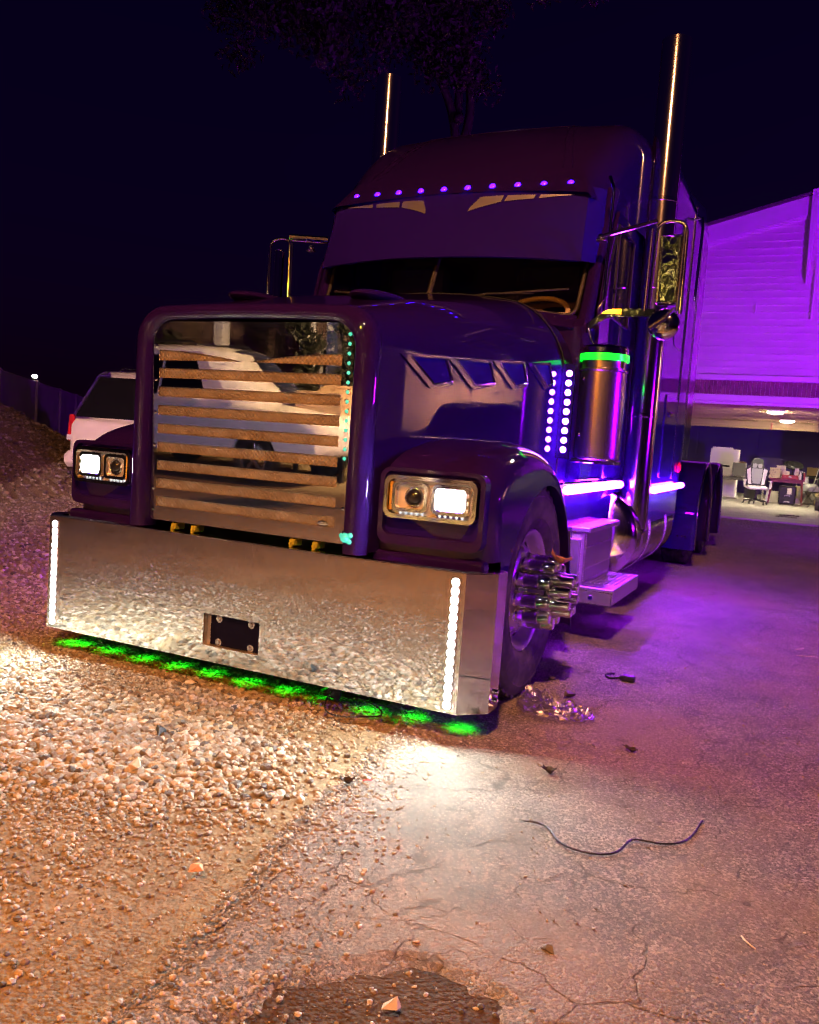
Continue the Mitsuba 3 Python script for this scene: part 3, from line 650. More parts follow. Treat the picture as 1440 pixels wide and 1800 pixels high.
def wheel(x, y, side, fancy=True):
    tw = T().translate([x, y, 0.507]) @ (T().rotate([0, 0, 1], 180) if side < 0 else T().rotate([1, 0, 0], 9))
    g = lambda d: {**d, 'to_world': tw}
    w = put('wheel', g(W_D['tyre']), None, TR)
    put('rim', g(W_D['rim']), None, w); put('brake_drum', g(W_D['drum']), None, w)
    if fancy:
        put('hub_cap', g(W_D['hub']), None, w)
        for d in W_D['lug']: put('lug_nut_cover', g(d), None, w)
        for d in W_D['spike']: put('hub_spike', g(d), None, w)
wheel(0.985, 0.84, 1); wheel(-0.985, 0.84, -1)
for y in (6.92, 8.25):
    wheel(0.98, y, 1, False); wheel(-0.98, y, -1, False)

# ---- cab
CAB = put('cab', join([box(-1.0, 1.0, 1.98, 3.30, 0.96, 1.96, 0.05), box(-1.0, -0.955, 2.66, 3.36, 1.9, 2.8, 0.02), box(0.955, 1.0, 2.66, 3.36, 1.9, 2.8, 0.02),
      box(-0.93, 0.93, 2.26, 3.36, 2.735, 2.79, 0.02)]), 'paint', TR, smooth=25)
put('rear_wall', box(-0.97, 0.97, 3.0, 3.05, 1.9, 2.8), 'cab_interior', CAB)
put('dashboard', join([box(-0.86, 0.86, 2.22, 2.52, 1.93, 1.985, 0.02), box(0.25, 0.83, 2.30, 2.52, 1.96, 2.02, 0.03)]), 'cab_interior', CAB)
for x in (-0.5, 0.5): put('seat', join([box(x - 0.25, x + 0.25, 2.72, 2.86, 1.9, 2.46, 0.06), box(x - 0.14, x + 0.14, 2.74, 2.84, 2.45, 2.62, 0.04)]), 'cab_interior', CAB)
# windscreen: two flat panes meeting in a shallow V
A0, A1 = np.array([0.885, 2.055, 1.985]), np.array([0.90, 2.40, 2.79]); C0, C1 = np.array([0.0, 1.86, 2.085]), np.array([0.0, 2.21, 2.80])
for s in (1, -1):
    q = np.array([[0.012 * s, *C0[1:]], [A0[0] * s, *A0[1:]], [A1[0] * s, *A1[1:]], [0.012 * s, *C1[1:]]])
    put('windscreen', tm(q, [[0, 1, 2], [0, 2, 3]] if s > 0 else [[0, 2, 1], [0, 3, 2]]), 'pane', CAB, smooth=False)
    put('rubber_seal', tube(bend([C0 * [1, 1, 1] + [0.012 * s, -0.004, -0.008], A0 * [s, 1, 1] + [0.0, -0.004, -0.012], A1 * [s, 1, 1]], 0.09, 7), 0.013, 8), 'rubber', CAB)
    put('pillar', tube([A0 * [s, 1, 1] + [0.055 * s, 0.02, -0.06], A1 * [s, 1, 1] + [0.055 * s, 0.02, 0.02]], 0.046, 14), 'paint', CAB, smooth=True)
put('centre_pillar', tube([C0 + [0, -0.006, -0.02], C1 + [0, -0.006, 0]], 0.016, 8), 'rubber', CAB)
# cowl skirt closing the gap under the glass
sk = []
for x in np.linspace(-0.90, 0.90, 31):
    y = C0[1] + (A0[1] - C0[1]) * abs(x) / 0.885; z = C0[2] + (A0[2] - C0[2]) * abs(x) / 0.885
    sk.append([(x, y - 0.006, z), (x, y - 0.045, z - 0.03), (x, y - 0.09, z - 0.085), (x, y + 0.15, z - 0.30)])
put('windscreen_base', loft(np.array(sk).transpose(1, 0, 2)), 'paint', CAB, smooth=60)
for x in np.linspace(0.30, 0.86, 15):
    y = C0[1] + (A0[1] - C0[1]) * x / 0.885; z = C0[2] + (A0[2] - C0[2]) * x / 0.885
    put('rivet', dome((x, y - 0.05, z - 0.032), (0, -0.7, 0.7), 0.005, 0.004, 8), 'chrome', CAB)
for s in (1, -1):
    b0 = np.array([s * 0.10, 1.86, 2.045]); t0 = np.array([s * 0.62, 2.035, 2.115])
    w_ = put('wiper', join([tube([b0, 0.5 * (b0 + t0) + [0, -0.02, 0.015], t0], 0.007, 8), cyl(b0 - [0, 0, 0.02], b0 + [0, 0, 0.02], 0.016, 10)]), 'black_plastic', CAB)
    put('blade', tube([t0 + np.array([-s * 0.24, -0.095, -0.02]), t0 + np.array([s * 0.20, 0.060, 0.035])], 0.007, 6), 'rubber', w_)
# steering wheel
sw = put('steering_wheel', moved(join([tube([(0.215 * math.cos(a), 0.215 * math.sin(a), 0) for a in np.linspace(0, 2 * np.pi, 40, endpoint=False)], 0.017, 10, True)]), rot(38, [1, 0, 0]), (0.54, 2.33, 2.035)), 'cream_leather', CAB, smooth=True)
put('horn_pad', moved(join([box(-0.055, 0.055, -0.035, 0.035, -0.02, 0.02, 0.01), box(-0.2, 0.2, -0.014, 0.014, -0.012, 0.004)]), rot(38, [1, 0, 0]), (0.54, 2.335, 2.04)), 'cream_leather', sw)
# doors
for s, f in ((1, lambda m: m), (-1, flipx)):
    fr = Polygon([(2.11, 1.30), (2.11, 2.02), (2.20, 2.32), (2.36, 2.62), (2.40, 2.68), (2.95, 2.68), (2.95, 1.30)])
    wn = Polygon([(2.165, 2.03), (2.23, 2.28), (2.40, 2.60), (2.90, 2.60), (2.90, 2.03)]).buffer(-0.02).buffer(0.02)
    D = put('door', f(plate_x(fr.difference(wn), 1.001, 1.022)), 'paint', TR, smooth=20)
    put('window', f(plate_x(wn.buffer(0.004), 1.006, 1.011)), 'tinted_glass', D, smooth=False)
    put('window_trim', f(tube([(1.024, y, z) for y, z in list(wn.exterior.coords)[:-1]], 0.008, 6, True)), 'black_plastic', D)
    put('vent_post', f(box(1.008, 1.022, 2.47, 2.49, 2.04, 2.59)), 'black_plastic', D)
    put('door_handle', f(box(1.022, 1.045, 2.78, 2.90, 1.66, 1.69, 0.008)), 'chrome', D)
put('grab_tube', tube(bend([(1.02, 2.03, 2.02), (1.05, 2.03, 2.06), (1.05, 2.06, 2.72), (1.01, 2.10, 2.80)], 0.04), 0.010, 10), 'chrome', TR)
# roof dome
Ry = [2.12, 2.16, 2.25, 2.34, 2.45, 2.6, 2.75, 2.9, 3.05, 3.2, 3.35, 3.42]
Rz = [2.745, 2.79, 2.885, 2.975, 3.08, 3.205, 3.31, 3.395, 3.455, 3.48, 3.49, 3.48]
rs = []
for y, z in zip(Ry, Rz):
    hw = np.interp(y, [2.12, 2.6, 3.0, 3.42], [0.90, 0.985, 1.03, 1.05]); rr = min(0.23, (z - 2.70) * 0.8)
    rs.append(sec(outline(hw, z - 0.02, 2.70, rr, 0.045), y + 0.0))
RO = put('roof', loft(np.array(rs)), 'paint', TR, smooth=True)
def roof_pt(x, y):
    z = np.interp(y, Ry, Rz); hw = np.interp(y, [2.12, 2.6, 3.0, 3.42], [0.90, 0.985, 1.03, 1.05])
    return (x, y, z - 0.02 + 0.045 * (1 - (x / hw) ** 2) + 0.003)
for s in (1, -1):
    for x0, x1 in ((0.46, 0.66), (0.50, 0.72)):
        put('crease', tube([roof_pt(s * (x0 + (x1 - x0) * t_ ** 1.6), 3.30 - 1.0 * t_) for t_ in np.linspace(0, 1, 16)], 0.0045, 6), 'paint', RO)
put('roof_panel_seam', tube([roof_pt(x, 3.05 - 0.10 * (1 - (x / 0.5) ** 2)) for x in np.linspace(-0.5, 0.5, 16)], 0.004, 6), 'paint', RO)
# sun visor with wing cut-outs and marker lights
def visor(s, t, off=0.0):
    y = (1.81 + 0.22 * s * s) * (1 - t) + (2.135 + 0.045 * s * s) * t
    return np.array([(0.895 * (1 - t) + 0.872 * t) * s, y - off * 0.82, 2.300 + 0.475 * t + 0.0 * off])
vs = [[visor(s, t) for s in np.linspace(-1, 1, 41)] for t in np.linspace(0, 1, 10)]
under = [[visor(s, 0) + [0, 0.012, -0.006] for s in np.linspace(-1, 1, 41)], [visor(s, 1) + [0, 0.03, -0.02] for s in np.linspace(-1, 1, 41)]]
VI = put('sun_visor', loft(np.array([[visor(s, 1) + [0, 0.06, 0.012] for s in np.linspace(-1, 1, 41)]] + vs[::-1] + under)), 'paint_satin', TR, smooth=40)
for s in (1, -1):
    e = [visor(s, t) for t in np.linspace(0, 1, 8)]; g = [np.array([0.955 * s, 2.28, z]) for z in np.linspace(2.33, 2.775, 8)]
    put('visor_cheek', loft(np.array([e, [0.5 * (a + b) + [0.02 * s, 0, 0] for a, b in zip(e, g)], g])), 'paint_satin', VI, smooth=60)
def wing(pts_top, pts_bot, n=10):
    u = np.linspace(0, 1, n)
    a = np.array(pts_top); b = np.array(pts_bot)
    top = np.c_[np.interp(u, np.linspace(0, 1, len(a)), a[:, 0]), np.interp(u, np.linspace(0, 1, len(a)), a[:, 1])]
    bot = np.c_[np.interp(u, np.linspace(0, 1, len(b)), b[:, 0]), np.interp(u, np.linspace(0, 1, len(b)), b[:, 1])]
    S = []
    for f, off in ((0, 0.0005), (0, 0.006), (0.5, 0.006), (1, 0.006), (1, 0.0005)):
        S.append([visor(s, t, off) for s, t in top * (1 - f) + bot * f])
    return loft(np.array(S))
def st(x, z): t = (z - 2.300) / 0.475; return (x / (0.895 * (1 - t) + 0.872 * t), t)
zz = -0.004
segs = [([(0.155, 2.662), (0.199, 2.734), (0.30, 2.738), (0.352, 2.738)], [(0.145, 2.628), (0.215, 2.655), (0.274, 2.673), (0.345, 2.691)]),
        ([(0.375, 2.738), (0.47, 2.737), (0.555, 2.735)], [(0.363, 2.694), (0.45, 2.702), (0.548, 2.708)]),
        ([(0.585, 2.735), (0.69, 2.732), (0.791, 2.729)], [(0.578, 2.709), (0.69, 2.719), (0.788, 2.726)])]
for s in (1, -1):
    for a, b in segs:
        m = wing([st(x * s, z + zz) for x, z in a], [st(x * s, z + zz) for x, z in b])
        put('wing_inlay', m, 'satin_steel', VI, smooth=40)
wire = []
for k in range(10):
    x = -0.745 + 0.1662 * k; s = x / 0.872
    p = visor(s, 1.0) + [0, 0.018, 0.028]
    wire.append(p + [0, 0.012, -0.004])
    b = put('marker_light', join([lathe([(0.024, 0), (0.026, 0.010), (0.024, 0.024), (0.012, 0.042), (0, 0.044)], p + [0, 0.0, 0], (0, 1, 0), 14), cyl(p + [0, 0.015, -0.03], p + [0, 0.015, 0], 0.006, 8)]), 'chrome', VI)
    put('lens', dome(p, (0, -1, 0.12), 0.0225, 0.014, 12), 'violet_lens', b, glow=VISOR_RGB, weight=0.5)
put('light_bar', tube(np.array(wire), 0.005, 6), 'chrome', VI)

# ---- sleeper, tall stacks, tanks, steps
slp = Polygon(outline(1.19, 3.43, 0.93, 0.24, 0.03)); S = []
for y, d in ((3.385, 0.10), (3.395, 0.05), (3.42, 0.02), (3.47, 0.0), (4.93, 0.0)):
    S.append(sec(outline(1.19 - d, 3.43 - d, 0.93, 0.24, 0.03), y))
SL = put('sleeper', join([loft(np.array(S)), plate_y(slp.buffer(-0.09), 3.38, 3.39), plate_y(slp.buffer(-0.004), 4.90, 4.93)]), 'paint', TR, smooth=40)
for s, f in ((1, lambda m: m), (-1, flipx)):
    put('side_extender', f(join([hull([(1.192, 4.94, 1.16), (1.192, 4.94, 3.20), (1.205, 5.22, 1.16), (1.205, 5.22, 3.10), (1.198, 4.94, 1.16), (1.198, 4.94, 3.20), (1.211, 5.22, 1.16), (1.211, 5.22, 3.10)])])), 'polished_steel', SL, smooth=False)
    put('panel_trim', f(box(1.188, 1.200, 4.40, 4.42, 1.0, 3.25)), 'polished_steel', SL)
    put('roof_fairing', f(hull([(1.13, 4.0, 3.30), (1.13, 5.20, 3.45), (1.20, 4.0, 3.20), (1.205, 5.25, 3.20), (1.15, 5.25, 3.46)])), 'paint', SL)
    d = put('luggage_door', f(plate_x(rrect(3.75, 4.35, 1.02, 1.66, 0.04), 1.186, 1.200)), 'paint', SL, smooth=20)
    put('latch', f(box(1.200, 1.222, 3.86, 4.02, 1.50, 1.535, 0.01)), 'chrome', d)
    put('window', f(plate_x(rrect(3.85, 4.30, 2.05, 2.55, 0.06), 1.187, 1.196)), 'tinted_glass', SL, smooth=False)
    put('grab_rail', f(tube(bend([(1.19, 4.32, 3.12), (1.26, 4.32, 3.14), (1.27, 4.30, 3.05), (1.27, 4.22, 2.45)], 0.05), 0.012, 8)), 'chrome', SL)
    put('side_marker', f(dome((1.195, 4.78, 1.10), (1, 0, 0), 0.05, 0.025, 16)), 'red_lens', SL)
    # light strips on the skirts
    k = put('skirt_strip', f(tube([(1.045, 1.60, 0.958), (1.045, 3.05, 0.965)], 0.027, 10)), 'white_lens', CAB, glow=SIDE_STRIP_RGB, weight=7 if s > 0 else 1.2)
    k = put('skirt_strip', f(tube([(1.235, 3.30, 0.935), (1.235, 4.78, 0.945)], 0.027, 10)), 'white_lens', SL, glow=SIDE_STRIP_RGB, weight=7 if s > 0 else 1.2)
    dl = put('deck_light', f(box(0.94, 1.16, 4.935, 4.955, 0.70, 0.86, 0.004)), 'black_plastic', SL)
    for q in range(4): put('light_bar', f(box(0.96, 1.14, 4.955, 4.962, 0.715 + 0.036 * q, 0.731 + 0.036 * q, 0.001)), 'white_lens', dl, smooth=False, glow=(90, 0.8, 330), weight=0.5 if s > 0 else 0.05)
    put('cab_skirt', f(box(0.86, 1.00, 1.64, 3.32, 0.60, 0.955, 0.03)), 'paint', CAB)
    put('strip_rail', f(box(1.0, 1.03, 1.56, 3.10, 0.985, 1.0)), 'polished_steel', CAB)
    put('sleeper_skirt', f(box(1.05, 1.19, 3.42, 4.9, 0.60, 0.925, 0.03)), 'paint', SL)
    # exhaust stack
    ST = put('exhaust_stack', f(join([lathe([(0.100, 0), (0.1015, 0.01), (0.1015, 3.40), (0.0985, 3.40), (0.0965, 3.38), (0.0965, 2.9)], (1.12, 3.24, 0.655), (0, 0, 1), 40)])), 'stack_chrome', TR, smooth=35)
    arc = [(1.12 - 0.30 * (1 - math.cos(a)), 3.24, 0.66 - 0.30 * math.sin(a)) for a in np.linspace(0, 1.5, 12)]
    put('elbow', f(tube(arc, 0.098, 24)), 'chrome', ST, smooth=True)
    for z in (1.45, 2.35, 2.95): put('clamp', f(lathe([(0.102, 0), (0.106, 0.004), (0.106, 0.026), (0.102, 0.03)], (1.12, 3.24, z), (0, 0, 1), 36)), 'polished_steel', ST)
    # fuel tank with straps
    FT = put('fuel_tank', f(lathe([(0, -0.03), (0.18, -0.022), (0.28, 0.0), (0.325, 0.035), (0.335, 0.08), (0.335, 1.75), (0.325, 1.80), (0.28, 1.83), (0, 1.85)], (0.865, 2.98, 0.60), (0, 1, 0), 48)), 'polished_steel', TR, smooth=40)
    for y in (3.5, 4.3): put('strap', f(lathe([(0.336, 0), (0.342, 0.003), (0.342, 0.057), (0.336, 0.06)], (0.865, y, 0.60), (0, 1, 0), 48)), 'satin_steel', FT)
    # step box
    SB = put('step_box', f(join([box(0.62, 1.075, 1.98, 2.78, 0.30, 0.705, 0.012)])), 'satin_steel', TR, smooth=20)
    put('upper_step', f(box(0.80, 1.115, 1.955, 2.80, 0.700, 0.732, 0.006)), 'aluminium', SB)
    put('lower_step', f(join([box(1.00, 1.275, 1.985, 2.78, 0.352, 0.378, 0.005), box(1.262, 1.275, 1.985, 2.78, 0.285, 0.376, 0.004), box(1.02, 1.262, 1.99, 2.005, 0.275, 0.355, 0.004)])), 'aluminium', SB)
    put('riser_panel', f(box(1.072, 1.080, 2.02, 2.74, 0.40, 0.69, 0.003)), 'aluminium', SB)
    put('front_panel', f(join([box(0.66, 1.06, 1.962, 1.980, 0.40, 0.66, 0.004), box(0.66, 1.06, 1.970, 1.985, 0.31, 0.39, 0.004)])), 'aluminium', SB)
    for q in range(2): put('seam', f(box(1.0795, 1.083, 2.02, 2.74, 0.47 + 0.13 * q, 0.478 + 0.13 * q, 0.001)), 'satin_steel', SB)
    for q in range(6):
        put('tread_bar', f(box(1.09 + 0.028 * q, 1.10 + 0.028 * q, 2.15, 2.66, 0.378, 0.384, 0.002)), 'satin_steel', SB)
    put('bolt', f(cyl((1.14, 1.992, 0.315), (1.14, 1.980, 0.315), 0.014)), 'chrome', SB)
    # air cleaner with glowing ring
    ac = (1.108, 1.95, 1.135)
    AC = put('air_cleaner', f(lathe([(0, 0), (0.122, 0.0), (0.131, 0.006), (0.133, 0.02), (0.133, 0.505), (0.140, 0.510), (0.140, 0.520), (0.126, 0.525), (0.126, 0.575)], ac, (0, 0, 1), 48)), 'spun_steel', TR, smooth=30)
    put('lid', f(lathe([(0.128, 0.602), (0.138, 0.604), (0.138, 0.610), (0.132, 0.614), (0.132, 0.640), (0.125, 0.652), (0.05, 0.668), (0, 0.670)], ac, (0, 0, 1), 48)), 'chrome', AC, smooth=30)
    put('light_ring', f(lathe([(0.128, 0.568), (0.140, 0.569), (0.140, 0.606), (0.128, 0.607)], ac, (0, 0, 1), 48)), 'green_lens', AC, glow=(0.0, 2.6, 0.04), weight=0.6 if s > 0 else 0.2)
    put('base_bracket', f(join([box(0.98, 1.24, 1.86, 2.02, 1.112, 1.137, 0.006)])), 'polished_steel', AC)
    for z in (0.46, 0.14): put('bolt', f(cyl(np.array(ac) + [-0.085, -0.094, z], np.array(ac) + [-0.095, -0.105, z], 0.010)), 'chrome', AC)
    put('clamp_rod', f(cyl(np.array(ac) + [0.118, -0.06, 0.53], np.array(ac) + [0.118, -0.06, 0.60], 0.006, 8)), 'chrome', AC)
    # light column between hood and air cleaner
    LC = put('light_bracket', f(hull([(0.905, 1.80, 1.13), (0.985, 1.79, 1.13), (0.905, 1.80, 1.67), (0.985, 1.79, 1.67), (0.905, 1.815, 1.13), (0.985, 1.805, 1.13), (0.905, 1.815, 1.67), (0.985, 1.805, 1.67)])), 'polished_steel', TR)
    for q in range(9):
        put('led_light', f(dome((0.950, 1.793, 1.180 + 0.0545 * q), (0, -1, 0), 0.0180, 0.013, 12)), 'white_lens', LC, glow=COLUMN_RGB, weight=0.55 if s > 0 else 0.1)
# mirrors
for s, f in ((1, lambda m: m), (-1, flipx)):
    cx = 1.415 if s > 0 else 1.23
    dx = cx - 1.415
    wv = 0.062 if s > 0 else 0.030
    MI = put('mirror', f(box(cx - wv, cx + wv, 1.98, 2.03, 2.035, 2.425, 0.014)), 'plate_mirror', TR, smooth=25)
    put('mirror_glass', f(box(cx - wv + 0.007, cx + wv - 0.007, 2.030, 2.034, 2.05, 2.41, 0.001)), 'chrome', MI)
    put('mirror_trim', f(join([box(cx - wv + 0.006, cx - wv + 0.022, 1.974, 1.981, 2.045, 2.415, 0.002), box(cx + wv - 0.022, cx + wv - 0.006, 1.974, 1.981, 2.045, 2.415, 0.002)])), 'chrome', MI)
    loop = bend([(cx - 0.095, 2.0, 1.985), (cx - 0.085, 2.0, 2.505), (cx + 0.078, 2.0, 2.495), (cx + 0.082, 2.0, 1.985)], 0.07, 6)
    put('mirror_frame', f(tube(loop, 0.0105, 10)), 'stack_chrome', MI)
    for q in (-0.115, 0.064): put('frame_tube', f(tube([(cx + q, 1.99, 2.0), (cx + q + 0.005, 1.99, 2.46)], 0.0085, 8)), 'stack_chrome', MI)
    put('upper_arm', f(tube([(0.98, 2.06, 2.43), (1.02, 2.04, 2.445), (cx - 0.09, 2.0, 2.505)] if s > 0 else [(0.90, 2.1, 2.50), (cx - 0.08, 2.0, 2.505)], 0.012 if s > 0 else 0.026, 10)), 'stack_chrome', MI)
    low = bend([(0.965, 2.02, 1.885), (0.985, 2.0, 1.915), (1.09, 2.0, 1.990), (cx - 0.06, 2.0, 1.992)], 0.03, 4)
    S = [[p + np.array([0, dy, dz]) for p in low] for dy, dz in ((-0.012, -0.022), (-0.012, 0.022), (0.012, 0.022), (0.012, -0.022), (-0.012, -0.022))]
    put('lower_arm', f(loft(np.array(S))), 'plate_mirror', MI, smooth=30)
    put('brace', f(tube([(0.975, 2.0, 1.93), (1.01, 1.98, 1.84), (1.03, 2.0, 1.80)], 0.006, 8)), 'chrome', MI)
    put('arm_bracket', f(join([moved(trimesh.creation.icosphere(2), np.diag([0.022, 0.02, 0.02, 1]), (1.0, 2.05, 2.44)), box(0.975, 1.03, 2.03, 2.07, 2.415, 2.425)])), 'chrome', MI, smooth=40)
    put('convex_mirror', f(lathe([(0, 0.0), (0.05, 0.004), (0.080, 0.016), (0.088, 0.028), (0.088, 0.036), (0, 0.036)], (cx, 1.955, 1.925), (0, 1, 0), 36)), 'chrome', MI, smooth=40)
    put('convex_bracket', f(tube(bend([(cx + 0.05, 1.985, 2.01), (cx + 0.01, 1.945, 1.955), (cx - 0.07, 1.95, 1.90)], 0.03), 0.012, 8)), 'black_plastic', MI)
# tandem fenders at the rear
for y in (6.92, 8.25):
    a = np.linspace(-0.30, np.pi + 0.30, 40)
    for s, f in ((1, lambda m: m), (-1, flipx)):
        prof_ = [(y - 0.63 * math.cos(q), 0.53 + 0.63 * math.sin(q)) for q in a]
        prof_ = [(y - 0.63, 0.22)] + prof_[4:-4] + [(y + 0.63, 0.22)]
        P = np.array(prof_); c_ = np.array([y, 0.53])
        S = [np.c_[np.full(len(P), x), c_ + (P - c_) * k] for x, k in ((0.62, 0.985), (0.62, 1.0), (1.19, 1.0), (1.215, 0.992), (1.225, 0.975), (1.225, 0.93), (1.215, 0.92))]
        RF = put('rear_fender', f(loft(np.array(S))), 'paint', TR, smooth=50)
        put('edge_trim', f(tube(S[4] + [0.004, 0, 0], 0.010, 8)), 'polished_steel', RF)
        for q in range(3): put('bolt', f(dome((1.05 + 0.04 * q, y - 0.632, 0.36), (0, -1, 0), 0.010, 0.008, 8)), 'chrome', RF)

# ================================================================== PARKED WHITE SUVs
def suv(label, at, deg, paint='white_paint'):
    M = trimesh.transformations.translation_matrix(at) @ rot(deg, [0, 0, 1])
    g = lambda m: moved(m, M)
    k = thing('suv', label, 'car')
    S = []
    for y, hw, zb, zt in ((-0.02, 0.80, 0.52, 1.02), (0.0, 0.88, 0.45, 1.10), (0.07, 0.95, 0.40, 1.15), (0.35, 0.985, 0.36, 1.155), (3.30, 0.985, 0.36, 1.13), (3.75, 0.975, 0.36, 1.08), (4.65, 0.94, 0.38, 0.98), (4.93, 0.86, 0.45, 0.86), (4.98, 0.72, 0.52, 0.78)):
        p = np.array(rrect(-hw, hw, zb, zt, 0.11).exterior.coords)[:-1]; S.append(np.c_[p[:, 0], np.full(len(p), y), p[:, 1]])
    solid = m3d.Manifold()
    for i in range(len(S) - 1): solid = solid + mani(hull(np.vstack([S[i], S[i + 1]])))
    for y in (0.95, 3.95): solid = solid - m3d.Manifold.cylinder(2.4, 0.40, 0.40, 36).rotate([0, 90, 0]).translate([-1.2, y, 0.36]) + m3d.Manifold.cube([1.30, 0.9, 0.5], True).translate([0, y, 0.62])
    put('body', g(unmani(solid)), paint, k, smooth=32)
    by = lambda z: 0.05 + (z - 1.12) * 0.50
    bx = lambda z: 0.955 - (z - 1.12) * 0.27
    G = []
    for z in (1.10, 1.82): G += [(s * bx(z), by(z), z) for s in (1, -1)] + [(s * bx(z), 3.55 - (z - 1.12) * 1.05, z) for s in (1, -1)]
    for z, i in ((1.88, 0.06), (1.915, 0.20), (1.93, 0.38)): G += [(s * (bx(1.82) - i), y, z) for s in (1, -1) for y in (by(1.82) + i * 1.2, 2.75 - i)]
    put('cabin', g(hull(G)), paint, k, smooth=38)
    zz = np.array([1.165, 1.79])
    rg = Polygon([(-0.87, 1.175), (0.87, 1.175), (0.69, 1.79), (-0.69, 1.79)]).buffer(-0.03).buffer(0.03)
    m = plate_y(rg, -0.004, 0.006); v = m.vertices.copy(); v[:, 1] += by(v[:, 2]) - 0.012; put('rear_window', g(tm(v, m.faces)), 'tinted_glass', k, smooth=20)
    for s, f in ((1, lambda m: m), (-1, flipx)):
        for a, b in ((0.52, 1.22), (1.28, 2.10), (2.16, 3.05)):
            top = min(b, 2.72); pg = Polygon([(a - 0.10 if a < 1 else a, 1.18), (b, 1.18), (top, 1.76), (max(a, 0.58), 1.76)]).buffer(-0.04).buffer(0.04)
            m = plate_x(pg, -0.004, 0.006); v = m.vertices.copy(); v[:, 0] += bx(v[:, 2]) + 0.002; put('side_window', g(f(tm(v, m.faces))), 'tinted_glass', k, smooth=20)
        for y in (1.75, 2.6): put('door_handle', g(f(box(0.985, 1.005, y, y + 0.18, 1.0, 1.03, 0.006))), paint, k)
        for y in (0.95, 3.95):
            w = put('wheel', g(f(lathe([(0.21, -0.09), (0.30, -0.11), (0.355, -0.09), (0.36, 0), (0.355, 0.09), (0.30, 0.11), (0.22, 0.09), (0.21, -0.09)], (0.86, y, 0.36), (1, 0, 0), 36))), 'rubber', k)
            sp = [moved(box(-0.01, 0.02, -0.022, 0.022, 0.03, 0.215, 0.006), rot(72 * q, [1, 0, 0])) for q in range(5)]
            put('rim', g(f(moved(join(sp + [lathe([(0.225, -0.02), (0.235, 0.03), (0.215, 0.035), (0.205, 0.0)], (0, 0, 0), (1, 0, 0), 36), lathe([(0.05, 0), (0.05, 0.03), (0, 0.035)], (0, 0, 0), (1, 0, 0), 16)]), None, (0.925, y, 0.36)))), 'aluminium', w)
        tl = put('tail_light', g(f(hull([(0.80, 0.055, 0.80), (0.965, 0.055, 0.80), (0.992, 0.20, 0.80), (0.82, -0.002, 0.82), (0.955, 0.0, 0.82), (0.86, 0.030, 1.20), (0.945, 0.03, 1.20), (0.955, 0.22, 1.20)]))), 'red_lens', k, smooth=30)
        put('reverse_lens', g(f(hull([(0.83, -0.006, 0.82), (0.955, -0.004, 0.82), (0.985, 0.1, 0.82), (0.83, -0.006, 0.90), (0.953, -0.004, 0.90), (0.985, 0.1, 0.90)]))), 'clear_lamp', tl)
        put('mirror', g(f(moved(trimesh.creation.icosphere(2), np.diag([0.11, 0.07, 0.08, 1]), (1.06, 2.98, 1.18)))), paint, k, smooth=True)
    put('rear_bumper', g(box(-0.97, 0.97, -0.10, 0.25, 0.42, 0.66, 0.07)), paint, k, smooth=40)
    put('bumper_pad', g(box(-0.72, 0.72, -0.108, -0.09, 0.50, 0.56, 0.01)), 'black_plastic', k)
    put('tailgate_seam', g(join([tube([(-0.84, -0.008, 0.72), (0.84, -0.008, 0.72)], 0.006, 6), tube([(-0.86, 0.005, 1.0), (0.86, 0.005, 1.0)], 0.004, 6)])), 'black_plastic', k)
    put('plate_recess', g(box(-0.30, 0.30, -0.028, -0.01, 0.76, 0.93, 0.01)), 'grey_plastic', k)
    for x in (-0.62, 0.62): put('roof_rail', g(tube(bend([(x, 0.72, 1.90), (x, 0.80, 1.97), (x, 2.5, 1.97), (x, 2.58, 1.90)], 0.05), 0.016, 8)), 'black_plastic', k)
suv('white SUV seen from behind, parked left of the truck beside its headlight', (-6.86, 6.35, 0.0), 6)
suv('white SUV parked side on, mirrored in the grille of the truck', (-8.6, -7.75, 0.0), -86)
suv('dark SUV parked before the white shed, mirrored in the hood side', (7.7, 9.0, 0.0), 0, 'black_plastic')

# ---- house opposite (seen mirrored in the grille)
H = thing('brick_house', 'brick house with white porch posts, mirrored in the top of the grille', 'house')
put('wall', box(-17, 2.5, -15.2, -14.9, 0, 3.3), 'brick_wall_mat', H)
put('roof', hull([(-17.6, -11.4, 3.15), (3.1, -11.4, 3.15), (-17.6, -11.4, 3.28), (3.1, -11.4, 3.28), (-17.6, -18.0, 5.6), (3.1, -18.0, 5.6), (-17.6, -18.0, 3.2), (3.1, -18.0, 3.2)]), 'roof_shingle', H)
for x in (-14.0, -9.55, -7.35, -6.70, -2.5, 1.8):
    p = put('porch_post', join([box(x - 0.13, x + 0.13, -12.1, -11.84, 0, 3.15, 0.02), box(x - 0.18, x + 0.18, -12.15, -11.79, 0, 0.18), box(x - 0.18, x + 0.18, -12.15, -11.79, 2.98, 3.15)]), 'white_trim', H)
for x in (-12, -8.2, -4.2):
    wn = put('window', box(x - 0.55, x + 0.55, -14.9, -14.87, 1.0, 2.3), 'tinted_glass', H)
    put('frame', plate_y(sbox(x - 0.62, 0.93, x + 0.62, 2.37).difference(sbox(x - 0.54, 1.01, x + 0.54, 2.29)), -14.895, -14.84), 'white_trim', wn)
D = put('door', box(-1.2, -0.25, -14.9, -14.85, 0, 2.1), 'maroon_paint', H)
r = np.random.default_rng(12)
scene['green_leaf'] = two({'type': 'principled', 'base_color': rgb(0.09, 0.10, 0.035), 'roughness': 0.45})
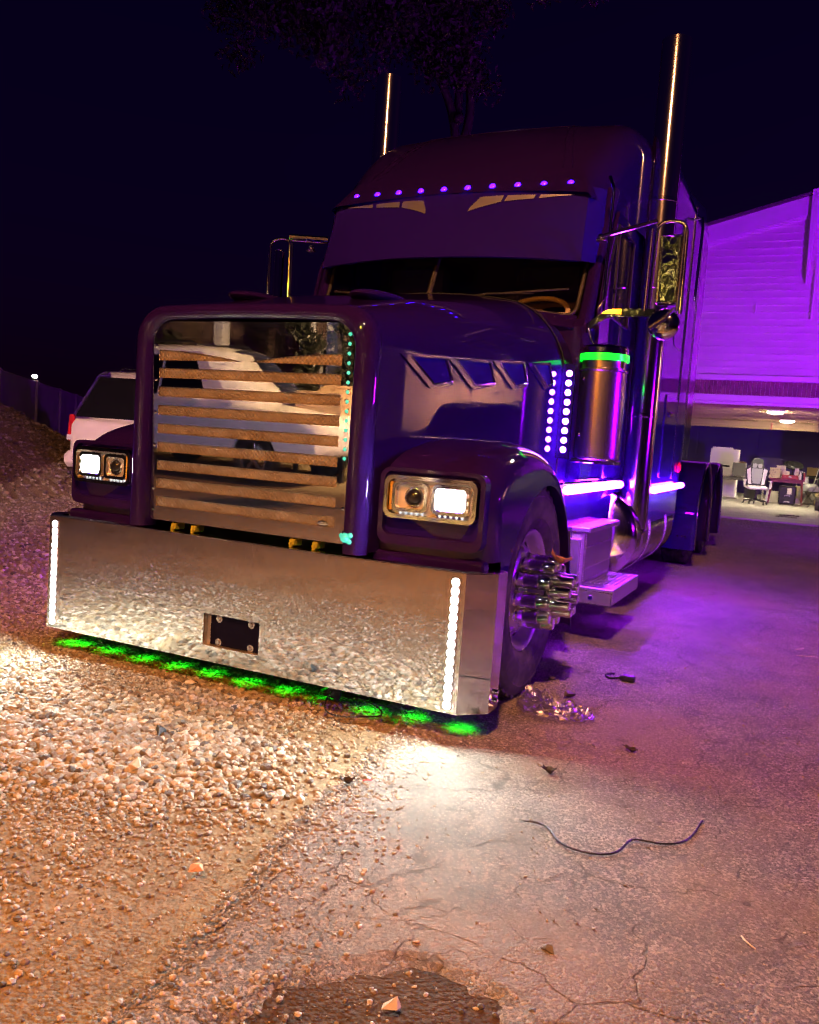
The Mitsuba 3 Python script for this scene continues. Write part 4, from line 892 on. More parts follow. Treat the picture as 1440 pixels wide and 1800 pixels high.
def leaf_cloud(C, rad, n, size, seed, flat=1.0):
    r = np.random.default_rng(seed)
    d = r.normal(size=(n, 3)); d /= np.linalg.norm(d, axis=1, keepdims=True)
    p = np.array(C) + d * np.array(rad) * (r.random((n, 1)) ** 0.45)
    a = r.normal(size=(n, 3)); a /= np.linalg.norm(a, axis=1, keepdims=True)
    b = np.cross(a, r.normal(size=(n, 3))); b /= np.linalg.norm(b, axis=1, keepdims=True)
    L = size * (0.6 + 0.8 * r.random((n, 1)))
    V = np.stack([p - a * L, p + b * L * 0.42, p + a * L, p - b * L * 0.42], 1).reshape(-1, 3)
    i = np.arange(n)[:, None] * 4
    return V, np.vstack([i + [0, 1, 2], i + [0, 2, 3]])
def leaves(parts):
    V, F, o = [], [], 0
    for v, f in parts: V.append(v); F.append(f + o); o += len(v)
    return tm(np.vstack(V), np.vstack(F))
scene['leaf_two'] = two({'type': 'principled', 'base_color': rgb(0.036, 0.038, 0.020), 'roughness': 0.6})
for i, (x, y, h) in enumerate(((-7.0, -11.3, 2.6), (-5.9, -11.2, 2.9), (-10.4, -11.2, 2.2))):
    B = thing('shrub', ['dark climbing shrub between the white porch posts', 'dark tall shrub right of the white porch posts', 'dark shrub left of the wide porch post'][i], 'shrub')
    put('stem', tube(spline([(x, y, 0), (x + 0.05, y, h * 0.5), (x - 0.04, y, h)], 10), 0.03, 6), 'bark', B)
    put('foliage', leaves([leaf_cloud((x + 0.1 * r.normal(), y, h * q), (0.28, 0.25, 0.3), 130, 0.10, 80 + i * 10 + j) for j, q in enumerate(np.linspace(0.25, 1.0, 6))]), 'leaf_two', B, smooth=False)
k = thing('cardboard_box', 'large brown cardboard box behind the mirrored white SUV', 'box')
put('body', box(-4.75, -3.95, -8.2, -7.6, 0.55, 1.32, 0.01), 'cardboard', k)
put('flap', join([hull([(-4.75, -8.2, 1.32), (-3.95, -8.2, 1.32), (-4.75, -8.42, 1.42), (-3.95, -8.42, 1.42), (-4.75, -8.2, 1.315), (-3.95, -8.2, 1.315)])]), 'cardboard', k)
k = thing('trolley', 'low black trolley carrying the cardboard box', 'trolley')
put('deck', box(-4.85, -3.85, -8.25, -7.55, 0.47, 0.55), 'black_plastic', k)
for x in (-4.75, -3.95):
    for y in (-8.15, -7.65): put('leg', box(x - 0.03, x + 0.03, y - 0.03, y + 0.03, 0, 0.47), 'black_plastic', k)
# unseen lamp added to light the house and tree, and the leafy tree (seen mirrored in the chrome)
flood('flood_light', np.array([-1.5, -7.0, 3.2]), np.array([-4.0, -14.9, 2.0]), (3000, 1950, 1000), 0.30, 0.24, 4, 'unseen warm lamp on a post, added to light the brick house and tree', 0.04)
k = thing('tree', 'lamplit leafy tree behind the photographer, mirrored in the mirror housing', 'tree')
put('trunk', tube(spline([(-0.5, -9.6, 0), (-0.45, -9.6, 1.5), (-0.55, -9.5, 3.4)], 12), np.linspace(0.16, 0.07, 12), 10), 'bark', k, smooth=True)
put('crown', leaves([leaf_cloud((-0.5 + 1.3 * a, -9.5 + 0.9 * b, 4.4 + 1.1 * c), (0.55, 0.55, 0.45), 110, 0.09, 900 + i) for i, (a, b, c) in enumerate(np.random.default_rng(4).uniform(-1, 1, (16, 3)))]), 'green_leaf', k, smooth=False)
# tan shed to the right, mirrored in the side of the hood
k = thing('shed', 'white boarded shed right of the frame, mirrored in the side of the hood', 'shed')
for i in range(8): put('board', box(9.0, 9.05, 9.0 + 0.5 * i, 9.49 + 0.5 * i, 0.0, 3.3, 0.008), 'white_trim', k)
put('wall', box(9.05, 13, 9.0, 13.0, 0, 3.3), 'beige_metal', k)
put('roof', hull([(8.7, 8.8, 3.28), (8.7, 13.2, 3.28), (8.7, 8.8, 3.36), (8.7, 13.2, 3.36), (13.2, 8.8, 4.2), (13.2, 13.2, 4.2), (13.2, 8.8, 3.3), (13.2, 13.2, 3.3)]), 'roof_shingle', k)

# ================================================================== LEFT BACKGROUND
F0, F1 = np.array([-11.2, 7.7]), np.array([-25.5, 23.6])
dF = (F1 - F0) / np.linalg.norm(F1 - F0); LF = np.linalg.norm(F1 - F0); angF = math.degrees(math.atan2(dF[1], dF[0]))
FM = trimesh.transformations.translation_matrix((F0[0], F0[1], 0)) @ rot(angF, [0, 0, 1])
k = thing('concrete_fence', 'grey concrete panel fence behind the heap of gravel', 'fence')
for i in range(-1, int(LF / 5.0) + 1):
    put('panel', moved(box(i * 5.0 + 0.10, i * 5.0 + 4.90, -0.04, 0.04, 0, 1.93, 0.01), FM), 'concrete', k)
    put('post', moved(box(i * 5.0 - 0.095, i * 5.0 + 0.095, -0.09, 0.09, 0, 1.95, 0.015), FM), 'concrete', k)
lp = F0 + dF * 5.0
LK = thing('post_light', 'small bright white light on top of a concrete fence post', 'lamp')
put('base', lathe([(0.05, 0), (0.05, 0.05), (0.0, 0.05)], (lp[0], lp[1], 1.95), (0, 0, 1), 16), 'black_plastic', LK)
put('bulb', moved(trimesh.creation.icosphere(2), np.diag([0.07, 0.07, 0.05, 1]), (lp[0], lp[1], 2.045)), 'white_lens', LK, smooth=True, glow=(9, 9, 8), weight=0.3)

# ---- tree whose dark boughs hang into the top of the picture
TRE = thing('tree', 'dark leafy tree whose boughs hang down above the truck', 'tree')
tb = np.array([-5.3, 14.6, 0.0])
put('trunk', tube(spline([tb, tb + [0.15, -0.1, 3.0], tb + [0.05, -0.3, 5.5], tb + [0.0, -0.4, 7.2]], 24), np.linspace(0.30, 0.13, 24), 12), 'bark', TRE, smooth=True)
clouds, sd = [], 200
boughs = [[(-5.3, 14.2, 7.0), (-6.3, 12.9, 9.6), (-7.4, 11.4, 9.6), (-8.2, 10.5, 8.6)], [(-5.3, 14.2, 7.2), (-5.9, 12.4, 10.0), (-6.5, 11.2, 9.6), (-6.6, 10.9, 8.3)], [(-5.2, 14.0, 8.0), (-4.6, 12.8, 10.3), (-4.2, 12.2, 10.4), (-3.9, 12.0, 9.7)],
          [(-5.2, 14.0, 8.6), (-5.6, 12.8, 11.0), (-6.9, 11.4, 11.2), (-8.6, 10.4, 10.6)], [(-5.2, 14, 9.0), (-4.0, 12.9, 11.2), (-2.6, 12.8, 11.0), (-1.6, 12.8, 10.6)]]
for b in boughs:
    C = spline(b, 26); put('bough', tube(C, np.linspace(0.11, 0.02, 26), 7), 'bark', TRE, smooth=True)
    rr = np.random.default_rng(sd)
    for j in range(8, 26):
        for q in range(3):
            sd += 1; c = C[j] + rr.normal(0, 1, 3) * [0.5, 0.5, 0.30]
            clouds.append(leaf_cloud(c, (0.42, 0.42, 0.34 + 0.25 * rr.random()), 95, 0.075, sd))
put('crown', leaves(clouds), 'leaf_two', TRE, smooth=False)

# ================================================================== GARAGE BUILDING
GY = 15.8
GB = thing('garage_building', 'gabled white sided garage with open lit bay, washed in purple light', 'building')
def roof_z(x): return 6.06 + 0.272 * x if x <= 5.2 else 6.06 + 0.272 * 5.2 - 0.272 * (x - 5.2)
x0, x1 = -3.4, 9.0
gable = Polygon([(x0, 2.99), (x1, 2.99), (x1, roof_z(x1) - 0.02), (5.2, roof_z(5.2) - 0.02), (x0, roof_z(x0) - 0.02)])
WL = put('front_wall', plate_y(gable.buffer(-0.01), GY + 0.05, GY + 0.20), 'siding_mat', GB, smooth=False)
z = 2.995; hb = 0.142
while z < 7.4:
    strip = gable.intersection(sbox(x0, z, x1, z + hb - 0.004))
    if not strip.is_empty and strip.area > 0.03:
        xs0, _, xs1, _ = strip.bounds; m = plate_y(strip, 0, 1); v = m.vertices.copy()
        f = np.clip((v[:, 2] - z) / hb, 0, 1); v[:, 1] = GY + 0.05 + np.where(v[:, 1] < 0.5, -0.040 + 0.034 * f, -0.002)
        put('siding_board', tm(v, m.faces), 'siding_mat', WL, smooth=False)
    z += hb
def slab(pts, y0, y1): return plate_y(Polygon(pts), y0, y1)
put('rake_board', join([slab([(x0, roof_z(x0) - 0.36), (5.2, roof_z(5.2) - 0.36), (5.2, roof_z(5.2)), (x0, roof_z(x0))], GY - 0.05, GY + 0.035), slab([(5.2, roof_z(5.2) - 0.36), (x1, roof_z(x1) - 0.36), (x1, roof_z(x1)), (5.2, roof_z(5.2))], GY - 0.05, GY + 0.035)]), 'white_trim', GB, smooth=False)
put('rake_moulding', slab([(x0, roof_z(x0) - 0.42), (5.2, roof_z(5.2) - 0.42), (5.2, roof_z(5.2) - 0.365), (x0, roof_z(x0) - 0.365)], GY - 0.02, GY + 0.03), 'white_trim', GB, smooth=False)
put('roof', join([slab([(x0 - 0.3, roof_z(x0 - 0.3) + 0.002), (5.2, roof_z(5.2) + 0.002), (5.2, roof_z(5.2) + 0.06), (x0 - 0.3, roof_z(x0 - 0.3) + 0.06)], GY - 0.12, 32.5), slab([(5.2, roof_z(5.2) + 0.002), (x1 + 0.3, roof_z(x1 + 0.3) + 0.002), (x1 + 0.3, roof_z(x1 + 0.3) + 0.06), (5.2, roof_z(5.2) + 0.06)], GY - 0.12, 32.5)]), 'roof_shingle', GB, smooth=False)
put('ledge', box(x0, x1, GY - 0.06, GY + 0.04, 2.87, 2.985, 0.01), 'white_trim', GB)
put('mortar_band', box(x0, x1, GY + 0.012, GY + 0.10, 2.575, 2.868), 'mortar', GB)
BC = put('brick_course', join([box(x0 + 0.085 * i, x0 + 0.085 * i + 0.074, GY - 0.006, GY + 0.05, 2.585, 2.862, 0.004) for i in range(int((x1 - x0) / 0.085))]), 'brick_mat', GB, kind='stuff')
put('header_board', join([box(x0, x1, GY - 0.03, GY + 0.06, 2.44, 2.572, 0.008), box(x0, x1, GY + 0.0, GY + 0.10, 2.375, 2.438, 0.008)]), 'white_trim', GB)
put('corner_board', join([hull([(1.80, GY - 0.02, 4.80), (1.83, GY - 0.02, 4.80), (1.76, GY - 0.02, 6.62), (1.93, GY - 0.02, 6.66), (1.80, GY - 0.12, 4.95), (1.83, GY - 0.12, 4.95), (1.76, GY - 0.16, 6.62), (1.93, GY - 0.16, 6.66)])]), 'white_trim', GB, smooth=False)
put('conduit', tube([(1.97, GY - 0.04, 4.1), (1.97, GY - 0.04, 5.3)], 0.016, 8), 'white_trim', GB)
put('conduit', tube([(0.93, GY - 0.02, 4.2), (0.93, GY - 0.02, 4.45)], 0.012, 8), 'white_trim', GB)
put('side_wall', join([box(x0, x0 + 0.2, GY + 0.2, 32.4, 0, 5.2), box(7.7, 7.9, GY + 0.2, 32.4, 0, 5.2), box(7.2, 9.0, GY - 0.02, GY + 0.2, 0, 2.37)]), 'siding_mat', GB, smooth=False)
put('back_wall', box(x0, 7.8, 32.0, 32.2, 0, 2.9), 'navy_wall', GB)
put('ceiling', box(x0 + 0.2, 7.7, GY + 0.2, 32.0, 2.76, 2.86), 'timber', GB)
for i in range(9):
    y = 17.4 + 1.6 * i
    put('joist', box(x0 + 0.2, 7.7, y, y + 0.05, 2.60, 2.758), 'timber', GB)
put('beam', box(x0 + 0.2, 7.7, 27.6, 27.8, 2.36, 2.598), 'timber', GB)
put('ribbon', box(0.95, 0.99, 27.58, 27.595, 2.34, 2.58), 'red_plastic', GB)
for x in (-1.9, 0.3, 2.5): put('wall_stud', box(x, x + 0.09, 31.92, 31.998, 0, 2.76), 'navy_wall', GB)
for i, (x, y) in enumerate(((1.27, 21.8), (1.46, 26.4))):
    k = thing('ceiling_light', ['nearer round white lamp under the garage ceiling', 'farther round white lamp under the garage ceiling'][i], 'lamp')
    zc = 2.60 if i == 0 else 2.60
    put('housing', lathe([(0.0, 0.0), (0.20, 0.0), (0.24, 0.05), (0.24, 0.14), (0, 0.14)], (x, y, zc + 0.012), (0, 0, 1), 24), 'white_plastic', k)
    put('lens', lathe([(0.21, 0), (0.17, 0.05), (0.0, 0.07)], (x, y, zc + 0.01), (0, 0, -1), 24), 'white_lens', k, smooth=True, glow=(270, 232, 145), weight=2.5)

# ---- things in the garage
def gaming_chair(label, c, deg):
    M = trimesh.transformations.translation_matrix((c[0], c[1], 0.035)) @ rot(deg, [0, 0, 1]); g = lambda m: moved(m, M)
    k = thing('gaming_chair', label, 'chair')
    put('seat', g(box(-0.26, 0.26, -0.28, 0.24, 0.42, 0.53, 0.04)), 'white_plastic', k, smooth=40)
    bp = Polygon([(-0.24, 0.50), (0.24, 0.50), (0.30, 0.80), (0.31, 1.0), (0.17, 1.10), (0.15, 1.28), (0.08, 1.33), (-0.08, 1.33), (-0.15, 1.28), (-0.17, 1.10), (-0.31, 1.0), (-0.30, 0.80)])
    tl = rot(-10, [1, 0, 0])
    lean_ = lambda m: moved(moved(m, None, (0, 0, -0.5)), tl, (0, 0.22, 0.5))
    bk = put('backrest', g(lean_(plate_y(bp.buffer(-0.03).buffer(0.03), -0.04, 0.05))), 'black_plastic', k, smooth=30)
    for s in (1, -1): put('side_panel', g(lean_(plate_y(Polygon([(s * 0.13, 0.56), (s * 0.22, 0.56), (s * 0.28, 0.98), (s * 0.18, 1.04), (s * 0.16, 0.80)]), -0.055, -0.038))), 'white_plastic', bk)
    put('centre_panel', g(lean_(plate_y(Polygon([(-0.10, 0.58), (0.10, 0.58), (0.145, 0.80), (0.15, 1.02), (-0.15, 1.02), (-0.145, 0.80)]), -0.058, -0.039))), 'grey_plastic', bk)
    for s in (1, -1): put('cushion_pad', g(lean_(plate_y(rrect(min(s * 0.015, s * 0.13), max(s * 0.015, s * 0.13), 1.04, 1.16, 0.03), -0.058, -0.038))), 'grey_plastic', bk)
    for s in (1, -1):
        a = put('armrest', g(join([box(s * 0.30, s * 0.38, -0.22, 0.12, 0.66, 0.69, 0.01), tube([(s * 0.34, 0, 0.47), (s * 0.36, 0, 0.66)], 0.02, 8), tube(bend([(s * 0.34, -0.20, 0.67), (s * 0.36, -0.26, 0.5), (s * 0.26, -0.2, 0.45)], 0.06), 0.02, 8)])), 'white_plastic', k, smooth=40)
    put('gas_lift', g(cyl((0, 0, 0.10), (0, 0, 0.43), 0.035, 12)), 'black_plastic', k)
    for q in range(5):
        a = 2 * np.pi * q / 5 + 0.3; e = (0.33 * math.cos(a), 0.33 * math.sin(a))
        put('base_leg', g(tube([(0, 0, 0.15), (e[0], e[1], 0.08)], [0.03, 0.02], 8)), 'black_plastic', k)
        put('caster', g(cyl((e[0] - 0.02, e[1], 0.032), (e[0] + 0.02, e[1], 0.032), 0.032, 12)), 'rubber', k)
gaming_chair('black and white gaming chair standing in the middle of the garage', (0.93, 23.2), 10)
def table(name, label, xa, xb, ya, yb, h, top, legm, th=0.04, splay=0.0, cat='table'):
    k = thing(name, label, cat)
    put('tabletop', box(xa, xb, ya, yb, h - th, h, 0.012), top, k)
    put('apron', box(xa + 0.05, xb - 0.05, ya + 0.05, yb - 0.05, h - th - 0.07, h - th - 0.002), top, k)
    for x, sx in ((xa + 0.07, -1), (xb - 0.07, 1)):
        for y, sy in ((ya + 0.07, -1), (yb - 0.07, 1)):
            put('leg', tube([(x, y, h - th - 0.03), (x + sx * splay, y + sy * splay, 0.035)], [0.03, 0.024], 8), legm, k)
table('folding_table', 'grey folding table behind the gaming chair', -0.4, 1.05, 25.6, 26.3, 0.74, 'grey_plastic', 'satin_steel')
table('red_table', 'dark red table right of the gaming chair piled with papers', 1.18, 2.15, 24.9, 25.8, 0.80, 'maroon_paint', 'maroon_paint', 0.05, 0.05)
table('work_bench', 'long dark bench along the back wall of the garage', -1.8, 3.2, 30.6, 31.5, 0.9, 'black_plastic', 'black_plastic')
k = thing('plastic_bag', 'white lumpy bag lying on the grey folding table', 'bag')
s = trimesh.creation.icosphere(3); v = s.vertices * [0.30, 0.2, 0.15]; v = v * (0.75 + 0.6 * meshkit.fbm(v * 7 + 5, 3, 3)[:, None]); v[:, 2] = np.maximum(v[:, 2], -0.08)
put('body', tm(v + [0.30, 25.95, 0.83], s.faces), 'white_plastic', k, smooth=True)
put('neck', moved(hull(np.random.default_rng(3).normal(size=(20, 3)) * [0.05, 0.04, 0.10]), None, (0.12, 25.95, 1.0)), 'white_plastic', k)
k = thing('plastic_bin', 'blue grey bin standing on the floor by the folding table', 'bin')
put('body', extr(rrect(-0.05, 0.35, 0, 0.3, 0.03), 0.42).apply_translation([0.1, 25.5, 0.765]), 'grey_plastic', k)
labels[k]['label'] = 'grey box standing on the left half of the grey folding table'; labels[k]['category'] = 'box'
r = np.random.default_rng(5)
for i, (x, y, w, d, h, mt, lab) in enumerate(((1.30, 25.2, 0.30, 0.3, 0.32, 'yellow_paper', 'tall stack of yellow papers at the left end of the red table'), (1.46, 25.5, 0.26, 0.22, 0.40, 'paper', 'cream paper carton at the back of the red table'),
                                  (1.60, 25.25, 0.22, 0.2, 0.24, 'paper', 'small pale carton in the middle of the red table'), (1.92, 25.55, 0.12, 0.12, 0.34, 'white_plastic', 'white upright tub at the right end of the red table'))):
    k = thing('paper_stack' if i == 0 else 'carton', lab, 'papers' if i == 0 else 'box'); z0 = 0.80
    n = 6 if i == 0 else 3
    for q in range(n):
        o = r.normal(0, 0.012, 2); put('layer', box(x - w / 2 + o[0], x + w / 2 + o[0], y - d / 2 + o[1], y + d / 2 + o[1], z0 + h * q / n, z0 + h * (q + 1) / n - 0.006, 0.004), mt, k)
k = thing('red_case', 'flat red case lying on the front of the red table', 'case')
put('base', box(1.50, 1.98, 24.95, 25.22, 0.80, 0.87, 0.015), 'red_plastic', k); put('lid', box(1.51, 1.97, 24.96, 25.21, 0.873, 0.92, 0.02), 'red_plastic', k); put('latch', box(1.70, 1.78, 24.935, 24.955, 0.85, 0.89, 0.004), 'white_plastic', k)
for i in range(3):
    k = thing('bottle', ['white', 'dark', 'red'][i] + ' bottle standing at the right end of the red table', 'bottle'); c = (2.02 + 0.05 * i, 25.2 + 0.12 * i, 0.80)
    put('body', lathe([(0, 0), (0.035, 0.0), (0.038, 0.15), (0.02, 0.2), (0.015, 0.22)], c, (0, 0, 1), 14), ['white_plastic', 'black_plastic', 'red_plastic'][i], k); put('cap', lathe([(0.017, 0.218), (0.017, 0.25), (0, 0.25)], c, (0, 0, 1), 12), 'white_plastic', k)
k = thing('tool_case', 'black wheeled case with a pale label under the red table', 'case')
put('body', box(1.50, 1.96, 24.2, 24.6, 0.06, 0.60, 0.03), 'black_plastic', k); put('label_sheet', box(1.72, 1.84, 24.194, 24.199, 0.36, 0.54, 0.002), 'paper', k)
for z in (0.12, 0.30): put('handle', tube(bend([(1.66, 24.2, z), (1.66, 24.17, z + 0.02), (1.80, 24.17, z + 0.02), (1.80, 24.2, z)], 0.02), 0.012, 8), 'white_plastic', k)
for x in (1.56, 1.90): put('wheel', cyl((x - 0.02, 24.25, 0.065), (x + 0.02, 24.25, 0.065), 0.03, 12), 'rubber', k)
def folding_chair(label, c, deg, mt, sm):
    M = trimesh.transformations.translation_matrix((c[0], c[1], 0.035)) @ rot(deg, [0, 0, 1]); g = lambda m: moved(m, M)
    k = thing('folding_chair', label, 'chair')
    put('seat', g(box(-0.21, 0.21, -0.20, 0.20, 0.43, 0.455, 0.01)), sm, k)
    bk = [(x, 0.20 + 0.10 * (z - 0.60), z) for x, z in ((-0.2, 0.62), (0.2, 0.62), (0.19, 0.84), (-0.19, 0.84))]
    put('backrest', g(hull(bk + [(a, b + 0.015, c_) for a, b, c_ in bk])), sm, k)
    for s in (1, -1):
        put('leg', g(tube([(s * 0.215, 0.24, 0.86), (s * 0.22, 0.17, 0.55), (s * 0.22, -0.27, 0.0)], 0.013, 8)), mt, k)
        put('leg', g(tube([(s * 0.19, -0.18, 0.46), (s * 0.19, 0.24, 0.0)], 0.013, 8)), mt, k)
    put('crossbar', g(tube([(-0.22, -0.2, 0.09), (0.22, -0.2, 0.09)], 0.010, 8)), mt, k)
    put('top_rail', g(tube([(-0.215, 0.24, 0.86), (0.215, 0.24, 0.86)], 0.013, 8)), mt, k)
folding_chair('black folding chair at the right side of the garage', (2.42, 24.3), -60, 'black_plastic', 'black_plastic')
folding_chair('pale metal folding chair behind the red table', (2.2, 26.6), 35, 'aluminium', 'white_plastic')
k = thing('locker', 'tall beige metal locker at the right edge of the garage', 'cabinet')
put('body', box(2.72, 3.6, 25.2, 26.0, 0.035, 2.02, 0.01), 'beige_metal', k)
for i in range(3): put('door', box(2.74 + 0.29 * i, 3.01 + 0.29 * i, 25.17, 25.198, 0.08, 1.98, 0.006), 'beige_metal', k)
put('handle', box(2.95, 2.97, 25.14, 25.17, 1.45, 1.62, 0.004), 'satin_steel', k)
k = thing('cabinet', 'white cabinet behind the rear fender at the left of the garage', 'cabinet')
put('body', box(-0.75, 0.12, 26.5, 27.2, 0.035, 1.60, 0.01), 'white_plastic', k); put('top_board', box(-0.70, -0.10, 26.55, 27.1, 1.602, 1.66), 'white_plastic', k); put('tray', box(-0.45, -0.12, 26.35, 26.5, 1.02, 1.08, 0.01), 'black_plastic', k)
put('door', box(-0.72, 0.09, 26.47, 26.498, 0.1, 1.56), 'white_plastic', k)
k = thing('wall_unit', 'small pale electric box on the wall near the locker', 'box'); put('body', box(2.55, 2.95, 28.5, 28.8, 1.35, 1.62, 0.01), 'white_plastic', k); put('bracket', box(2.80, 2.95, 28.55, 28.75, 1.20, 1.75), 'white_plastic', k); put('post', box(2.84, 2.92, 28.62, 28.70, 0.03, 1.2), 'white_plastic', k)
k = thing('shelf_board', 'dark blue board leaning on the bench behind the gaming chair', 'board'); put('sheet', box(0.55, 1.35, 30.4, 30.45, 0.93, 1.45), 'navy_wall', k)
k = thing('fan', 'dark pedestal fan standing behind the red table', 'fan')
put('head', lathe([(0, 0), (0.30, 0.02), (0.32, 0.08), (0.28, 0.14), (0, 0.16)], (1.75, 28.0, 1.15), (0.1, -0.3, 0.95), 28), 'black_plastic', k); put('stem', cyl((1.75, 28.02, 0.05), (1.75, 28.02, 1.15), 0.02), 'black_plastic', k); put('base', lathe([(0.22, 0), (0.2, 0.03), (0, 0.04)], (1.75, 28.02, 0.035), (0, 0, 1), 24), 'black_plastic', k)
k = thing('sack', 'bundle of grey blue sacks on the floor beside the red table', 'sack')
s = trimesh.creation.icosphere(3); v = s.vertices * [0.34, 0.3, 0.36]; v = v * (0.75 + 0.5 * meshkit.fbm(v * 5, 3, 9)[:, None]); put('body', tm(v + [2.35, 26.0, 0.36], s.faces), 'grey_plastic', k, smooth=True)
k = thing('machine', 'red wheeled machine half out of the right edge', 'machine')
put('body', box(2.55, 3.1, 22.35, 22.9, 0.28, 0.50, 0.08), 'red_plastic', k, smooth=40); put('engine', cyl((2.8, 22.6, 0.48), (2.8, 22.6, 0.62), 0.13), 'black_plastic', k)
for x, y in ((2.56, 22.4), (2.56, 22.85), (3.1, 22.4)):
    w = put('wheel', lathe([(0.10, -0.07), (0.17, -0.08), (0.185, 0), (0.17, 0.08), (0.10, 0.07)], (x, y, 0.215), (1, 0, 0.0), 24), 'rubber', k); put('rim', cyl((x - 0.06, y, 0.215), (x + 0.06, y, 0.215), 0.10), 'satin_steel', w)
for i, (x, y, a) in enumerate(((1.93, 18.3, 20), (1.88, 17.6, -8))):
    k = thing('stick', ['longer dark stick lying on the garage floor', 'shorter dark stick lying nearer on the garage floor'][i], 'stick')
    d = np.array([math.cos(math.radians(a)), math.sin(math.radians(a)), 0]) * 0.22; put('rod', tube([np.array([x, y, 0.05]) - d, np.array([x, y + 0.01, 0.055]), np.array([x, y, 0.05]) + d], 0.012, 6), 'bark', k)

for i, (x, y, w, d, h, z0, mt, nm, lab) in enumerate((
        (-0.15, 31.0, 0.5, 0.35, 0.34, 0.90, 'cardboard', 'carton', 'brown carton at the left end of the long dark bench'), (0.35, 31.0, 0.34, 0.3, 0.22, 0.90, 'grey_plastic', 'crate', 'grey crate on the dark bench right of the brown carton'),
        (1.62, 31.0, 0.42, 0.34, 0.42, 0.90, 'navy_wall', 'crate', 'blue crate on the dark bench behind the red table'), (2.35, 31.0, 0.36, 0.3, 0.30, 0.90, 'cardboard', 'carton', 'brown carton at the right end of the long dark bench'),
        (2.15, 26.2, 0.5, 0.45, 0.55, 0.035, 'paper', 'carton', 'pale carton on the floor behind the black folding chair'), (0.55, 27.4, 0.4, 0.4, 0.46, 0.035, 'black_plastic', 'crate', 'black crate on the floor behind the gaming chair'),
        (1.28, 25.4, 0.34, 0.3, 0.36, 0.035, 'white_plastic', 'carton', 'white carton on the floor under the left end of the red table'), (2.62, 24.95, 0.3, 0.2, 0.42, 0.035, 'yellow_paper', 'carton', 'yellowish carton on the floor before the beige locker'))):
    k = thing(nm, lab, 'box' if nm == 'carton' else 'crate')
    put('body', box(x - w / 2, x + w / 2, y - d / 2, y + d / 2, z0, z0 + h * 0.92, 0.012), mt, k)
    put('lid', box(x - w / 2 - 0.008, x + w / 2 + 0.008, y - d / 2 - 0.008, y + d / 2 + 0.008, z0 + h * 0.925, z0 + h, 0.008), mt, k)
k = thing('ladder', 'pale ladder leaning on the garage wall beside the locker', 'ladder')
for s_ in (0, 0.36): put('rail', tube([(2.30 + s_, 28.9, 0.035), (2.75 + s_, 29.3, 2.2)], 0.025, 8), 'aluminium', k)
for q in range(7): t_ = 0.1 + 0.13 * q; put('rung', tube([(2.30 + 0.45 * t_, 28.9 + 0.4 * t_, 0.035 + 2.165 * t_), (2.66 + 0.45 * t_, 28.9 + 0.4 * t_, 0.035 + 2.165 * t_)], 0.015, 6), 'aluminium', k)
# ================================================================== LITTER ON THE GROUND
k = thing('wire', 'thin black wire lying in a shallow curve on the asphalt', 'wire')
wp = spline([(1.545, -0.500, 0.016), (1.635, -0.514, 0.015), (1.685, -0.576, 0.014), (1.732, -0.594, 0.015), (1.804, -0.579, 0.014), (1.85, -0.521, 0.016), (1.875, -0.433, 0.018), (1.931, -0.413, 0.015), (1.992, -0.373, 0.014), (2.03, -0.27, 0.014), (2.043, -0.16, 0.015)], 90)
put('strand', tube(wp, 0.0030, 7), 'black_plastic', k, smooth=True)
put('bare_end', tube([wp[0], wp[0] + [-0.015, 0.006, -0.002]], 0.0014, 6), 'chrome', k)
k = thing('wire', 'loose wire curling out from under the bumper onto the gravel', 'wire')
put('strand', tube(spline([(0.40, 0.30, 0.05), (0.45, 0.16, 0.05), (0.50, 0.03, 0.035), (0.56, -0.03, 0.03), (0.63, -0.025, 0.03), (0.69, 0.02, 0.03), (0.74, 0.085, 0.03), (0.66, 0.14, 0.05), (0.58, 0.12, 0.06)], 70), 0.0032, 7), 'black_plastic', k, smooth=True)
put('knot', hull(np.random.default_rng(8).normal(size=(18, 3)) * [0.030, 0.02, 0.014] + [0.43, 0.21, 0.045]), 'black_plastic', k)
k = thing('connector', 'black plug with a short looped lead on the purple asphalt', 'plug')
put('plug', box(1.470, 1.535, 1.395, 1.440, 0.006, 0.036, 0.006), 'black_plastic', k); put('lead', tube(spline([(1.472, 1.416, 0.02), (1.44, 1.405, 0.016), (1.41, 1.39, 0.015), (1.385, 1.42, 0.016), (1.395, 1.475, 0.015), (1.415, 1.49, 0.016)], 30), 0.006, 8), 'black_plastic', k); put('collar', box(1.458, 1.472, 1.402, 1.432, 0.010, 0.032, 0.003), 'black_plastic', k)
# crumpled film
u, v = np.meshgrid(np.linspace(0, 1, 46), np.linspace(-1, 1, 30))
ctr = spline([(1.10, 0.90), (1.20, 0.77), (1.31, 0.62), (1.43, 0.66), (1.48, 0.70)], 46); tg = np.gradient(ctr, axis=0); tg /= np.linalg.norm(tg, axis=1, keepdims=True); nn = np.c_[-tg[:, 1], tg[:, 0]]
wd = np.interp(np.linspace(0, 1, 46), [0, 0.2, 0.6, 0.9, 1], [0.02, 0.045, 0.14, 0.11, 0.03])
Xf = ctr[None, :, 0] + nn[None, :, 0] * v * wd; Yf = ctr[None, :, 1] + nn[None, :, 1] * v * wd
qf = np.stack([Xf, Yf, Xf * 0], -1)
Zf = 0.016 + 0.085 * np.abs(meshkit.fbm(qf * 22, 3, 4) - 0.5) + 0.05 * np.abs(meshkit.fbm(qf * 60, 2, 7) - 0.5)
Xf = Xf + 0.03 * (meshkit.fbm(qf * 30, 2, 11) - 0.5); Yf = Yf + 0.03 * (meshkit.fbm(qf * 30, 2, 12) - 0.5)
